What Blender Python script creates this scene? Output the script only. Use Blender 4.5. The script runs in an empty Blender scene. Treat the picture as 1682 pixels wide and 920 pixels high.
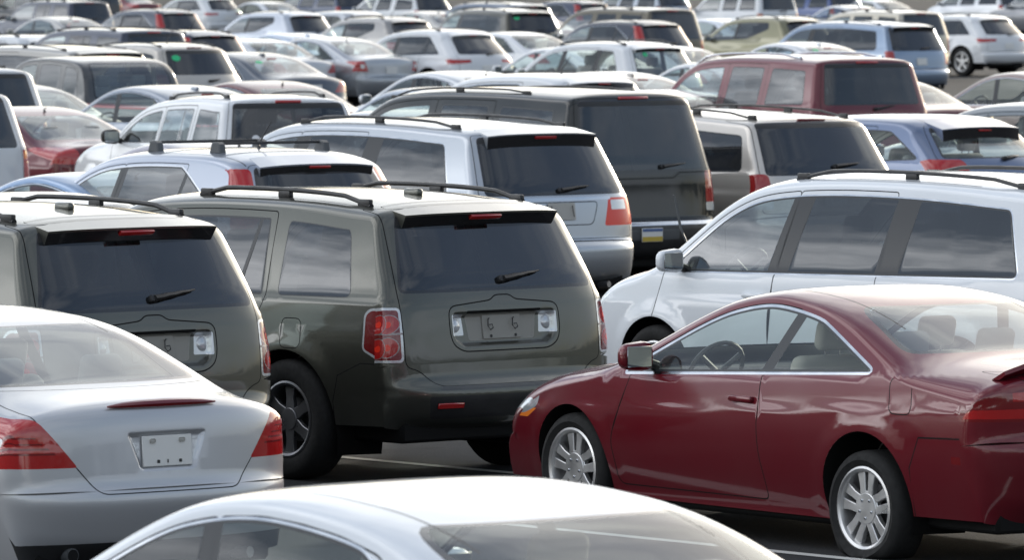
import bpy, bmesh, math, random
import numpy as np
from mathutils import Vector, Matrix
from mathutils.geometry import delaunay_2d_cdt
R_ = math.radians
random.seed(7)
scene = bpy.context.scene
col = scene.collection

# ------------------------------------------------------------------ materials
MATS = {}
def new_mat(name):
    m = bpy.data.materials.new(name); m.use_nodes = True
    nt = m.node_tree
    for n in list(nt.nodes): nt.nodes.remove(n)
    out = nt.nodes.new('ShaderNodeOutputMaterial')
    MATS[name] = m
    return m, nt, out
def principled(name, color, rough=.5, metal=0., coat=0., spec=.5, coat_rough=.03, bump=0., noise=0., nscale=8.):
    m, nt, out = new_mat(name)
    p = nt.nodes.new('ShaderNodeBsdfPrincipled')
    p.inputs['Base Color'].default_value = (*color, 1)
    p.inputs['Roughness'].default_value = rough
    p.inputs['Metallic'].default_value = metal
    p.inputs['Coat Weight'].default_value = coat
    p.inputs['Coat Roughness'].default_value = coat_rough
    p.inputs['Specular IOR Level'].default_value = spec
    nt.links.new(p.outputs[0], out.inputs[0])
    if noise > 0 or bump > 0:
        tc = nt.nodes.new('ShaderNodeTexCoord'); nz = nt.nodes.new('ShaderNodeTexNoise')
        nz.inputs['Scale'].default_value = nscale; nz.inputs['Detail'].default_value = 6
        nt.links.new(tc.outputs['Object'], nz.inputs['Vector'])
        if noise > 0:
            mp = nt.nodes.new('ShaderNodeMapRange')
            mp.inputs[1].default_value = .3; mp.inputs[2].default_value = .7
            mp.inputs[3].default_value = max(0, rough-noise); mp.inputs[4].default_value = rough+noise
            nt.links.new(nz.outputs[0], mp.inputs[0]); nt.links.new(mp.outputs[0], p.inputs['Roughness'])
        if bump > 0:
            b = nt.nodes.new('ShaderNodeBump'); b.inputs['Strength'].default_value = bump; b.inputs['Distance'].default_value = .01
            nt.links.new(nz.outputs[0], b.inputs['Height']); nt.links.new(b.outputs[0], p.inputs['Normal'])
    return m

def paint_mat():
    m, nt, out = new_mat('paint')
    N, Lk = nt.nodes, nt.links
    oi = N.new('ShaderNodeObjectInfo')
    p = N.new('ShaderNodeBsdfPrincipled')
    tc = N.new('ShaderNodeTexCoord')
    nz = N.new('ShaderNodeTexNoise'); nz.inputs['Scale'].default_value = 2.2; nz.inputs['Detail'].default_value = 5
    Lk.new(tc.outputs['Object'], nz.inputs['Vector'])
    # a thin uneven film of dust
    mm = N.new('ShaderNodeMapRange'); mm.inputs[1].default_value = .35; mm.inputs[2].default_value = .8
    mm.inputs[3].default_value = .0; mm.inputs[4].default_value = .05
    Lk.new(nz.outputs[0], mm.inputs[0])
    mx = N.new('ShaderNodeMixRGB'); mx.inputs[2].default_value = (.16,.15,.13,1)
    Lk.new(mm.outputs[0], mx.inputs[0]); Lk.new(oi.outputs['Color'], mx.inputs[1])
    Lk.new(mx.outputs[0], p.inputs['Base Color'])
    Lk.new(oi.outputs['Alpha'], p.inputs['Metallic'])
    p.inputs['Roughness'].default_value = .34; p.inputs['Specular IOR Level'].default_value = .12
    p.inputs['Coat Weight'].default_value = 1.0
    p.inputs['Coat IOR'].default_value = 1.55
    cr = N.new('ShaderNodeMapRange'); cr.inputs[1].default_value = .3; cr.inputs[2].default_value = .75
    cr.inputs[3].default_value = .03; cr.inputs[4].default_value = .13
    Lk.new(nz.outputs[0], cr.inputs[0]); Lk.new(cr.outputs[0], p.inputs['Coat Roughness'])
    # orange peel and slight panel waviness
    n2 = N.new('ShaderNodeTexNoise'); n2.inputs['Scale'].default_value = 5; n2.inputs['Detail'].default_value = 1
    Lk.new(tc.outputs['Object'], n2.inputs['Vector'])
    b = N.new('ShaderNodeBump'); b.inputs['Strength'].default_value = .05; b.inputs['Distance'].default_value = .012
    Lk.new(n2.outputs[0], b.inputs['Height']); Lk.new(b.outputs[0], p.inputs['Coat Normal'])
    # the inside of the shell is cloth lining
    geo = N.new('ShaderNodeNewGeometry')
    d = N.new('ShaderNodeBsdfDiffuse'); d.inputs[0].default_value = (.58,.57,.54,1)
    ms = N.new('ShaderNodeMixShader')
    Lk.new(geo.outputs['Backfacing'], ms.inputs[0]); Lk.new(p.outputs[0], ms.inputs[1]); Lk.new(d.outputs[0], ms.inputs[2])
    Lk.new(ms.outputs[0], out.inputs[0])

def glass_mat(name, tint, ior=1.75, rough=.015, film=None):
    m, nt, out = new_mat(name)
    N, Lk = nt.nodes, nt.links
    tr = N.new('ShaderNodeBsdfTransparent'); tr.inputs[0].default_value = (*tint, 1)
    base = tr
    # a film of dust on the pane
    df = N.new('ShaderNodeBsdfDiffuse'); df.inputs[0].default_value = (*(film or (.30,.32,.33)), 1)
    tc = N.new('ShaderNodeTexCoord')
    nz = N.new('ShaderNodeTexNoise'); nz.inputs['Scale'].default_value = 3.; nz.inputs['Detail'].default_value = 6
    Lk.new(tc.outputs['Object'], nz.inputs['Vector'])
    mr = N.new('ShaderNodeMapRange'); mr.inputs[1].default_value = .3; mr.inputs[2].default_value = .75
    mr.inputs[3].default_value = .01; mr.inputs[4].default_value = .09
    Lk.new(nz.outputs[0], mr.inputs[0])
    m0 = N.new('ShaderNodeMixShader'); Lk.new(mr.outputs[0], m0.inputs[0])
    Lk.new(base.outputs[0], m0.inputs[1]); Lk.new(df.outputs[0], m0.inputs[2])
    gl = N.new('ShaderNodeBsdfGlossy'); gl.inputs['Roughness'].default_value = rough
    gl.inputs[0].default_value = (.95,.97,1,1)
    n2 = N.new('ShaderNodeTexNoise'); n2.inputs['Scale'].default_value = 1.6; n2.inputs['Detail'].default_value = 1
    Lk.new(tc.outputs['Object'], n2.inputs['Vector'])
    b = N.new('ShaderNodeBump'); b.inputs['Strength'].default_value = .12; b.inputs['Distance'].default_value = .03
    Lk.new(n2.outputs[0], b.inputs['Height']); Lk.new(b.outputs[0], gl.inputs['Normal'])
    fr = N.new('ShaderNodeFresnel'); fr.inputs[0].default_value = ior
    geo = N.new('ShaderNodeNewGeometry')
    mth = N.new('ShaderNodeMath'); mth.operation = 'MULTIPLY'
    inv = N.new('ShaderNodeMath'); inv.operation = 'SUBTRACT'; inv.inputs[0].default_value = 1
    Lk.new(geo.outputs['Backfacing'], inv.inputs[1])
    Lk.new(fr.outputs[0], mth.inputs[0]); Lk.new(inv.outputs[0], mth.inputs[1])
    mix = N.new('ShaderNodeMixShader')
    Lk.new(mth.outputs[0], mix.inputs[0]); Lk.new(m0.outputs[0], mix.inputs[1]); Lk.new(gl.outputs[0], mix.inputs[2])
    Lk.new(mix.outputs[0], out.inputs[0])

paint_mat()
glass_mat('glass_clear', (.92,.98,.96), 1.55)
glass_mat('glass_tint', (.50,.56,.56), 2.15)
glass_mat('glass_dark', (.06,.065,.07), 1.85, film=(.10,.11,.13))
principled('black_plastic', (.018,.018,.019), .45, noise=.12)
principled('black_gloss', (.02,.02,.022), .18, coat=.6)
principled('grey_plastic', (.07,.075,.08), .5, noise=.1)
principled('seam', (.012,.012,.012), .8, spec=.1)
principled('rubber', (.018,.018,.018), .8, spec=.25, bump=.3, nscale=30, noise=.1)
principled('chrome', (.62,.64,.67), .16, metal=1., noise=.06)
principled('alloy', (.60,.60,.60), .36, metal=.85, noise=.12)
principled('alloy_dark', (.20,.20,.21), .36, metal=.85, noise=.12)
principled('brake', (.03,.028,.026), .7)
principled('lens_red', (.38,.012,.012), .12, coat=1., noise=.05, nscale=40)
principled('lens_deep', (.16,.006,.008), .12, coat=1.)
principled('lens_bright', (.78,.03,.012), .25, coat=.3)  # lens red with the glow of sun shining through put into its colour
principled('lens_orange', (.75,.20,.03), .15, coat=1.)
principled('lens_clear', (.60,.62,.64), .16, metal=.4, coat=1., noise=.06, nscale=40, bump=.12)
principled('lens_smoke', (.26,.22,.22), .14, metal=.5, coat=1., noise=.06, nscale=60, bump=.4)
principled('headlamp', (.50,.53,.55), .12, metal=.5, coat=1., noise=.08, nscale=30, bump=.3)
principled('plate_panel', (.27,.265,.24), .45)
principled('pillar', (.030,.032,.035), .28, spec=.4)
principled('plate_white', (.72,.72,.70), .4)
principled('plate_yellow', (.55,.40,.06), .4)
principled('plate_blue', (.08,.14,.32), .4)
principled('plate_grey', (.42,.41,.38), .5)
principled('cloth_beige', (.34,.32,.28), .9, bump=.2, nscale=60)
principled('cloth_grey', (.30,.30,.29), .9, bump=.2, nscale=60)
principled('dash', (.06,.058,.055), .6)
principled('carpet', (.25,.24,.22), .95)
principled('underbody', (.012,.012,.012), .85, spec=.1)
principled('sticker_green', (.02,.50,.20), .5)
principled('sticker_white', (.8,.8,.82), .5)
principled('mirror', (.55,.58,.6), .04, metal=1.)

# ------------------------------------------------------------------ 2-D helpers
def round_path(pts, closed=False, n=6):
    """pts: rows (x, z, r, *attrs); fillets every corner with a quadratic curve of cut length r."""
    P = [np.array(p, float) for p in pts]
    out = []
    m = len(P)
    for i in range(m):
        if not closed and i in (0, m-1):
            out.append(np.delete(P[i], 2)); continue
        a, b, c = P[i-1], P[i], P[(i+1) % m]
        r = b[2]
        la = np.hypot(*(a[:2]-b[:2])); lc = np.hypot(*(c[:2]-b[:2]))
        ca, cc = min(r, .49*la), min(r, .49*lc)
        if ca < 1e-4 or cc < 1e-4:
            out.append(np.delete(b, 2)); continue
        p0 = b + (a-b)*(ca/la); p2 = b + (c-b)*(cc/lc)
        for t in np.linspace(0, 1, n+1):
            out.append(np.delete((1-t)**2*p0 + 2*t*(1-t)*b + t*t*p2, 2))
    return np.array(out)
def densify(P, step, closed=True):
    P = np.asarray(P, float); out = []
    m = len(P)
    for i in range(m if closed else m-1):
        a, b = P[i], P[(i+1) % m]
        k = max(1, int(math.ceil(np.hypot(*(b[:2]-a[:2]))/step)))
        for j in range(k): out.append(a+(b-a)*j/k)
    if not closed: out.append(P[-1])
    return np.array(out)
def area(P):
    x, y = P[:,0], P[:,1]
    return .5*np.sum(x*np.roll(y,-1)-np.roll(x,-1)*y)
def dedupe(P, eps=2e-4):
    keep = [0]
    for i in range(1, len(P)):
        if np.hypot(*(P[i]-P[keep[-1]])) > eps: keep.append(i)
    if len(keep) > 1 and np.hypot(*(P[keep[-1]]-P[keep[0]])) <= eps: keep.pop()
    return P[keep]
def offset(P, d):
    """offset a closed polygon outwards by d (inwards when negative)"""
    P = dedupe(np.asarray(P, float))
    sgn = 1 if area(P) > 0 else -1
    e = np.roll(P,-1,0)-P; e /= np.linalg.norm(e, axis=1)[:,None]+1e-12
    nrm = np.stack([e[:,1], -e[:,0]], 1)*sgn
    v = nrm+np.roll(nrm,1,0)
    q = np.sum(v*v,1)/2
    v = v/np.maximum(q,.35)[:,None]
    return P+v*d
def inside(pts, poly):
    x, y = pts[:,0], pts[:,1]
    res = np.zeros(len(pts), bool)
    m = len(poly)
    for i in range(m):
        x1, y1 = poly[i]; x2, y2 = poly[(i+1) % m]
        if y1 == y2: continue
        c = ((y1 > y) != (y2 > y)) & (x < (x2-x1)*(y-y1)/(y2-y1)+x1)
        res ^= c
    return res
def clip_half(P, p, nrm):
    """keep the part of polygon P with (q-p).nrm >= 0"""
    out = []
    P = np.asarray(P); m = len(P)
    d = (P-np.array(p))@np.array(nrm)
    for i in range(m):
        j = (i+1) % m
        if d[i] >= 0: out.append(P[i])
        if (d[i] >= 0) != (d[j] >= 0):
            t = d[i]/(d[i]-d[j]); out.append(P[i]+(P[j]-P[i])*t)
    return np.array(out)
def seg_dist(pts, poly):
    best = np.full(len(pts), 1e9)
    m = len(poly)
    for i in range(m):
        a = poly[i]; b = poly[(i+1) % m]; ab = b-a
        t = np.clip(((pts-a)@ab)/(ab@ab+1e-12), 0, 1)
        d = pts-(a+t[:,None]*ab)
        best = np.minimum(best, np.sqrt((d*d).sum(1)))
    return best
def sstep(t):
    t = np.clip(t, 0, 1); return t*t*(3-2*t)

# ------------------------------------------------------------------ car shell
class Shell:
    """A car body as a half-width field Y(x,z) inside a side outline; the tops, tail and nose are a ribbon round that outline."""
    def __init__(s, sp):
        s.sp = sp
        C = round_path(sp['outline'], n=10)
        C = densify(C, .004, closed=False)
        d = np.hypot(np.diff(C[:,0]), np.diff(C[:,1]))
        keep = np.concatenate([[True], d > 1e-6]); C = C[keep]
        d = np.hypot(np.diff(C[:,0]), np.diff(C[:,1]))
        s.S = np.concatenate([[0], np.cumsum(d)]); s.len = s.S[-1]
        g = np.linspace(0, s.len, int(s.len/.005)+1)
        s.g = g
        s.cx, s.cz, s.cE, s.cp = [np.interp(g, s.S, C[:,k]) for k in range(4)]
        tx, tz = np.gradient(s.cx, g), np.gradient(s.cz, g)
        nx, nz = -tz, tx
        k = int(sp.get('msmooth', .16)/.005)
        w = np.exp(-.5*(np.arange(-3*k,3*k+1)/k)**2); w /= w.sum()
        def sm(a): return np.convolve(np.pad(a, 3*k, mode='edge'), w, 'valid')
        mx, mz = sm(nx), sm(nz); l = np.hypot(mx, mz)
        s.mx, s.mz = -mx/l, -mz/l
        s.imin = int(np.argmin(s.cx)); s.itop = int(np.argmax(s.cz))
    def at(s, t):
        return [np.interp(t, s.g, a) for a in (s.cx, s.cz, s.mx, s.mz, s.cE, s.cp)]
    def R(s, z):
        i = np.argmax(s.cz[:s.itop+1] >= z); return s.g[i]
    def T(s, x):
        i = s.imin+np.argmax(s.cx[s.imin:] >= x); return s.g[i]
    def F(s, z):
        i = len(s.g)-1-np.argmax(s.cz[::-1] >= z); return s.g[i]
    def belt(s, x):
        (x0, z0), (x1, z1) = s.sp['belt']
        return z0+(z1-z0)*(x-x0)/(x1-x0)
    def Y(s, x, z):
        sp = s.sp; L, W = sp['L'], sp['W']
        xn = (x-L/2)/(L/2)
        plan = 1-sp.get('tr',.07)*np.clip(-xn,0,1.2)**sp.get('kr',4)-sp.get('tf',.13)*np.clip(xn,0,1.2)**sp.get('kf',3.2)
        zb = s.belt(x)
        v = np.clip((zb-z)/(zb-.28), 0, 1.15)
        low = 1-.20*(v-.42)**2
        zc = zb-sp.get('crease',.16)
        low = low+sp.get('ck',.0035)*np.tanh((zc-z)/.012)
        h = np.maximum(z-zb, 0)
        yb = 1-.20*.42**2-sp.get('ck',.0035)
        up = (yb-sp.get('shoulder',.014)*(1-np.exp(-h/.025)))*W/2-h*sp['tumble']-h*h*sp.get('tcurve',.12)
        y = np.where(z > zb, up, low*W/2)
        for wx in (sp['ro'], sp['ro']+sp['wb']):
            dd = np.hypot(x-wx, z-sp['wr'])
            y = y+sp.get('flare',.018)*sstep(1-(dd-sp['arch'])/.13)*sstep((zb-z)/.1+.4)
        return np.maximum(y*plan, .02)
    def P(s, t, a):
        x, z, mx, mz, E, p = s.at(t)
        ph = np.abs(a)*math.pi/2
        sn = np.clip(np.sin(ph),0,1); cs = np.clip(np.cos(ph),0,1)
        gg = sn**(2/p); u = 1-cs**(2/p)
        e = u*E
        X = x+mx*e; Z = z+mz*e
        y = s.Y(X, Z)*gg*np.sign(a)
        if s.sp.get('dents'):
            q = np.stack([t, y], 1)
            for poly, depth, ramp in s.dents():
                lo, hi = poly.min(0), poly.max(0)
                k = (q[:,0] > lo[0]) & (q[:,0] < hi[0]) & (q[:,1] > lo[1]) & (q[:,1] < hi[1])
                if not k.any(): continue
                idx = np.where(k)[0]
                ins = inside(q[idx], poly); idx = idx[ins]
                if len(idx) == 0: continue
                dd = depth*sstep(seg_dist(q[idx], poly)/ramp)
                tx = np.gradient(s.cx, s.g); tz = np.gradient(s.cz, s.g)
                X[idx] -= -np.interp(t[idx], s.g, tz)*dd; Z[idx] -= np.interp(t[idx], s.g, tx)*dd
        return np.stack([X, y, Z], 1)
    def dents(s):
        if not hasattr(s, '_d'):
            s._d = [(s.rpoly(p), dep, ramp) for p, dep, ramp in s.sp['dents'](s)]
        return s._d
    def rpoly(s, p): return np.asarray(p, float)
    def a_of(s, t, y):
        x, z, mx, mz, E, p = s.at(t)
        u = np.zeros_like(t)
        ay = np.abs(y)
        for _ in range(5):
            Yl = s.Y(x+mx*E*u, z+mz*E*u)
            gg = np.clip(ay/Yl, 0, .9995)
            sn = gg**(p/2); ph = np.arcsin(sn); u = 1-np.cos(ph)**(2/p)
        a = ph/(math.pi/2)
        a = np.where(ay >= s.Y(x+mx*E, z+mz*E)*.9996, 1.03, a)
        return a*np.sign(y)
    def Pn(s, t, a):
        h = 2e-3
        p = s.P(t, a)
        dt = s.P(np.minimum(t+h, s.len), a)-s.P(np.maximum(t-h, 0), a)
        da = s.P(t, np.minimum(a+h, 1))-s.P(t, np.maximum(a-h, -1))
        n = np.cross(dt, da)
        n /= np.linalg.norm(n, axis=1)[:,None]+1e-12
        c = np.array([s.sp['L']*.5, 0, .7])
        # outward
        x, z, mx, mz, E, pp = s.at(t)
        out = -(n[:,0]*mx+n[:,2]*mz)*np.cos(np.abs(a)*math.pi/2)+n[:,1]*np.sign(a)*np.sin(np.abs(a)*math.pi/2)
        n[out < 0] *= -1
        return p, n
    def _find(s, z, front):
        if not hasattr(s, '_zr'):
            k = s.itop+1
            s._zr = (np.maximum.accumulate(s.cz[:k])+np.arange(k)*1e-9, s.g[:k])
            zf = s.cz[::-1][:len(s.g)-s.itop]; s._zf = (np.maximum.accumulate(zf)+np.arange(len(zf))*1e-9, s.g[::-1][:len(zf)])
        zz, gg = s._zf if front else s._zr
        return np.interp(z, zz, gg)
    def zmap(s, q, find, step):
        """(y, z) polygon as seen from behind (or ahead) -> (s, y), allowing for the drop of the skin towards the corners"""
        front = find.__name__ == 'F'
        def solve(y, z):
            t = s._find(z, front); sg = np.abs(y)
            for _ in range(4):
                aa = np.minimum(np.abs(s.a_of(t, sg)), 1)
                x, zc = s.at(t)[:2]
                t = s._find(np.minimum(zc+z-s.P(t, aa)[:,2], s.cz.max()-.002), front)
            x, zc, mx, mz, E, p = s.at(t)
            return t, s.Y(x+mx*E, zc+mz*E)
        q = np.array(q, float)
        k = np.abs(q[:,0]) > 5
        if k.any(): q[k,0] = np.sign(q[k,0])*(solve(q[k,0], q[k,1])[1]+.015)
        q = densify(q, step)
        return np.stack([solve(q[:,0], q[:,1])[0], q[:,0]], 1)
    def pt(s, t, y):
        t = np.array([t], float); y = np.array([y], float)
        p, n = s.Pn(t, s.a_of(t, y)); return p[0], n[0]
    def side_n(s, x, z):
        h = 2e-3
        yx = (s.Y(x+h, z)-s.Y(x-h, z))/(2*h); yz = (s.Y(x, z+h)-s.Y(x, z-h))/(2*h)
        n = np.stack([-yx, np.ones_like(x), -yz], 1)
        return n/np.linalg.norm(n, axis=1)[:,None]
    def inner(s, t, extra=0.):
        x, z, mx, mz, E, p = s.at(t)
        return np.stack([x+mx*(E+extra), z+mz*(E+extra)], 1)

def cdt(pts, loops):
    """pts: loose points; loops: list of (array, closed)"""
    V = [tuple(p) for p in pts]; Ed = []
    for P, closed in loops:
        b = len(V); V += [tuple(p) for p in P]; m = len(P)
        Ed += [(b+i, b+i+1) for i in range(m-1)]
        if closed: Ed.append((b+m-1, b))
    r = delaunay_2d_cdt([Vector((float(a), float(b))) for a, b in V], Ed, [], 0, 1e-5)
    return np.array([(v.x, v.y) for v in r[0]]), np.array([tuple(f) for f in r[2]])

class Parts:
    def __init__(s): s.d = {}
    def part(s, key, name=None, parent=None):
        if key not in s.d: s.d[key] = dict(name=name or key, parent=parent, V=[], N=[], F=[], M=[], mats=[], n=0, smooth=True, flip=None)
        return s.d[key]
    def add(s, key, V, F, mat, N=None, name=None, parent=None):
        p = s.part(key, name, parent)
        if mat not in p['mats']: p['mats'].append(mat)
        mi = p['mats'].index(mat)
        V = np.asarray(V, float).reshape(-1,3)
        p['V'].append(V); p['F'] += [tuple(int(i)+p['n'] for i in f) for f in F]; p['M'] += [mi]*len(F)
        p['N'].append(None if N is None else np.asarray(N)); p['n'] += len(V)
    def bm(s, key, bm, mat, name=None, parent=None, xf=None):
        if xf is not None: bm.transform(xf)
        bm.verts.index_update()
        s.add(key, [tuple(v.co) for v in bm.verts], [[v.index for v in f.verts] for f in bm.faces], mat, None, name, parent)
        bm.free()

def chart_regions(dom, tris, regions, default):
    cen = dom[tris].mean(1)
    cls = np.full(len(tris), -1)
    for i, r in enumerate(regions):
        free = cls < 0
        k = np.zeros(len(tris), bool)
        k[free] = inside(cen[free], r['dpoly'])
        if r.get('dhole') is not None:
            kk = np.where(k)[0]; k[kk] = ~inside(cen[kk], r['dhole'])
        cls[k] = i
    return cls
# ------------------------------------------------------------------ small solids
def box_bm(sx, sy, sz, loc=(0,0,0), bev=.006, seg=2):
    bm = bmesh.new(); bmesh.ops.create_cube(bm, size=1)
    bmesh.ops.scale(bm, vec=(sx,sy,sz), verts=bm.verts)
    if bev > 0: bmesh.ops.bevel(bm, geom=bm.edges[:], offset=bev, segments=seg, affect='EDGES', profile=.5)
    bmesh.ops.translate(bm, vec=loc, verts=bm.verts)
    return bm
def tube_bm(path, rad, n=8, flat=1.):
    """a tube along a 3-D path; rad may be a list; flat squashes it vertically"""
    bm = bmesh.new(); P = [Vector(p) for p in path]; rings = []
    for i, p in enumerate(P):
        t = (P[min(i+1,len(P)-1)]-P[max(i-1,0)]).normalized()
        up = Vector((0,0,1)) if abs(t.z) < .95 else Vector((1,0,0))
        b = t.cross(up).normalized(); u = b.cross(t)
        r = rad[i] if hasattr(rad, '__len__') else rad
        rings.append([bm.verts.new(p+b*(r*math.cos(a))+u*(r*flat*math.sin(a))) for a in [2*math.pi*k/n for k in range(n)]])
    for A, B in zip(rings, rings[1:]):
        for k in range(n): bm.faces.new((A[k],A[(k+1)%n],B[(k+1)%n],B[k]))
    bm.faces.new(rings[0][::-1]); bm.faces.new(rings[-1])
    bmesh.ops.recalc_face_normals(bm, faces=bm.faces)
    return bm
def lathe_bm(prof, n=32):
    """prof: (radius, y) pairs turned about the Y axis"""
    bm = bmesh.new(); rings = []
    for r, y in prof:
        rings.append([bm.verts.new((r*math.cos(a), y, r*math.sin(a))) for a in [2*math.pi*k/n for k in range(n)]])
    for A, B in zip(rings, rings[1:]):
        for k in range(n): bm.faces.new((A[k],A[(k+1)%n],B[(k+1)%n],B[k]))
    bmesh.ops.recalc_face_normals(bm, faces=bm.faces)
    return bm
def plate_bm(poly, y0, y1, bev=.004):
    """extrude a polygon (x,z) from y0 to y1, with a bevelled y1 edge"""
    poly = np.asarray(poly, float)
    if area(poly) < 0: poly = poly[::-1]
    q = offset(poly, -bev)
    bm = bmesh.new(); m = len(poly); q = q if len(q) == m else poly
    sg = 1 if y1 > y0 else -1
    a = [bm.verts.new((x, y0, z)) for x, z in poly]; b = [bm.verts.new((x, y1-sg*bev, z)) for x, z in poly]; c = [bm.verts.new((x, y1, z)) for x, z in q]
    for A, B in ((a,b),(b,c)):
        for k in range(m): bm.faces.new((A[k],A[(k+1)%m],B[(k+1)%m],B[k]))
    bm.faces.new(c); bm.faces.new(a[::-1])
    bmesh.ops.recalc_face_normals(bm, faces=bm.faces)
    return bm
def frame(P, N, up=(0,0,1)):
    """matrix whose local -X.. axes: X = across (horizontal in the surface), Y = outward, Z = up along the surface"""
    n = Vector(N).normalized(); x = Vector(up).cross(n)
    if x.length < 1e-4: x = Vector((0,1,0)).cross(n)
    x.normalize(); x = -x; z = x.cross(n); 
    if z.z < 0: z = -z; x = -x
    return Matrix(((x.x,n.x,z.x,P[0]),(x.y,n.y,z.y,P[1]),(x.z,n.z,z.z,P[2]),(0,0,0,1)))

def wheel_parts(pt, key, x, y, sp, lod, flat=0.):
    """one wheel: tyre and rim, outer face towards sign(y)"""
    r, wt, rr = sp['wr'], sp.get('tw',.22), sp['rimr']
    sg = 1 if y > 0 else -1
    n = (40, 24, 16)[lod]
    h = wt/2
    bm = lathe_bm([(rr-.01,-h+.02),(rr+.005,-h+.005),(rr+.03,-h-.004),(r-.05,-h-.012),(r-.02,-h),(r-.004,-h+.02),(r,-h*.5),(r,h*.5),(r-.004,h-.02),(r-.02,h),(r-.05,h+.012),(rr+.03,h+.004),(rr+.005,h-.005),(rr-.01,h-.02)], n)
    if flat > 0:
        for v in bm.verts:
            if v.co.z < -(r-flat):
                d = -(r-flat)-v.co.z
                v.co.z = -(r-flat); v.co.y *= 1+1.2*d/.05*.5
            elif v.co.z < -.5*r: v.co.y *= 1+.35*((-v.co.z-.5*r)/(.5*r))
    z = r-flat
    X = Matrix.Translation((x, y, z))
    pt.bm(key+'_tyre', bm, 'rubber', 'tyre', key, X)
    st = sp.get('rim', 'five'); am = sp.get('rim_mat', 'alloy')
    rk = key+'_rim'
    bm = lathe_bm([(rr+.004,sg*(h-.012)),(rr+.006,sg*(h-.002)),(rr-.006,sg*(h+.002)),(rr-.02,sg*(h-.006)),(rr-.028,sg*(h-.03)),(rr-.035,sg*(-h*.6))], n)
    pt.bm(rk, bm, am, 'rim', key, X)
    bm = lathe_bm([(rr-.03,-sg*h*.4),(.001,-sg*h*.4)], n); pt.bm(rk, bm, 'brake', None, None, X)
    if lod < 2:
        bm = lathe_bm([(.001,sg*.012),(.13,sg*.012),(.14,0),(.14,-sg*.01)], 24); pt.bm(rk, bm, 'alloy_dark', None, None, X)
    yo = h-.022; R1 = rr-.018
    def rot(poly, a):
        c, s_ = math.cos(a), math.sin(a); return [(px*c-pz*s_, px*s_+pz*c) for px, pz in poly]
    def add(poly, y0, y1):
        pt.bm(rk, plate_bm(poly, sg*y0, sg*y1, .004), am, None, None, X)
    if st == 'split':          # five forked spokes
        for k in range(5):
            a = 2*math.pi*k/5+math.pi/2
            for s2 in (1, -1):
                w = .017
                add(rot([(.035, s2*.006-w*s2*.2), (.105, s2*.010), (R1, s2*.016), (R1-.008, s2*.078), (.12, s2*.056), (.05, s2*.05)], a), yo-.03, yo)
            add(rot([(.03,-.02),(.095,-.022),(.095,.022),(.03,.02)], a), yo-.03, yo-.001)
        add([(.085*math.cos(t), .085*math.sin(t)) for t in np.linspace(0,2*math.pi,20)[:-1]], yo-.03, yo+.004)
        for k in range(5):
            a = 2*math.pi*k/5+math.pi/2+math.pi/5
            pt.bm(rk, box_bm(.016,.01,.016,(.052*math.cos(a), sg*(yo+.005), .052*math.sin(a)), .003,1), 'chrome', None, None, X)
    else:
        ns = {'five':5,'six':6,'seven':7,'ten':10}[st]
        w0, w1 = (.045,.032) if ns < 7 else (.026,.018)
        for k in range(ns):
            a = 2*math.pi*k/ns+math.pi/2
            add(rot([(.02,-w0),(R1*.6,-w1),(R1,-w1*1.35),(R1,w1*1.35),(R1*.6,w1),(.02,w0)], a), yo-.035, yo-.006)
        add([(.07*math.cos(t), .07*math.sin(t)) for t in np.linspace(0,2*math.pi,16)[:-1]], yo-.035, yo)

def seat(pt, key, x, y, w, zs, ztop, mat, head=True):
    a = Matrix.Translation((x, y, zs))@Matrix.Rotation(R_(-13), 4, 'Y')
    pt.bm(key, box_bm(.50,w,.14,(x+.24,y,zs),.05,3), mat, 'seat')
    h = ztop-zs
    pt.bm(key, box_bm(.13,w,h,(0,0,h/2),.055,3), mat, None, None, a)
    if head:
        for yy in ((0,) if w < .7 else (-w*.27, w*.27)):
            pt.bm(key, box_bm(.09,.24,.17,(0,yy,h+.115),.04,3), mat, None, None, a)
            for d in (-.05,.05): pt.bm(key, tube_bm([(0,yy+d,h-.02),(0,yy+d,h+.06)], .006, 6), 'chrome', None, None, a)

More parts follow.
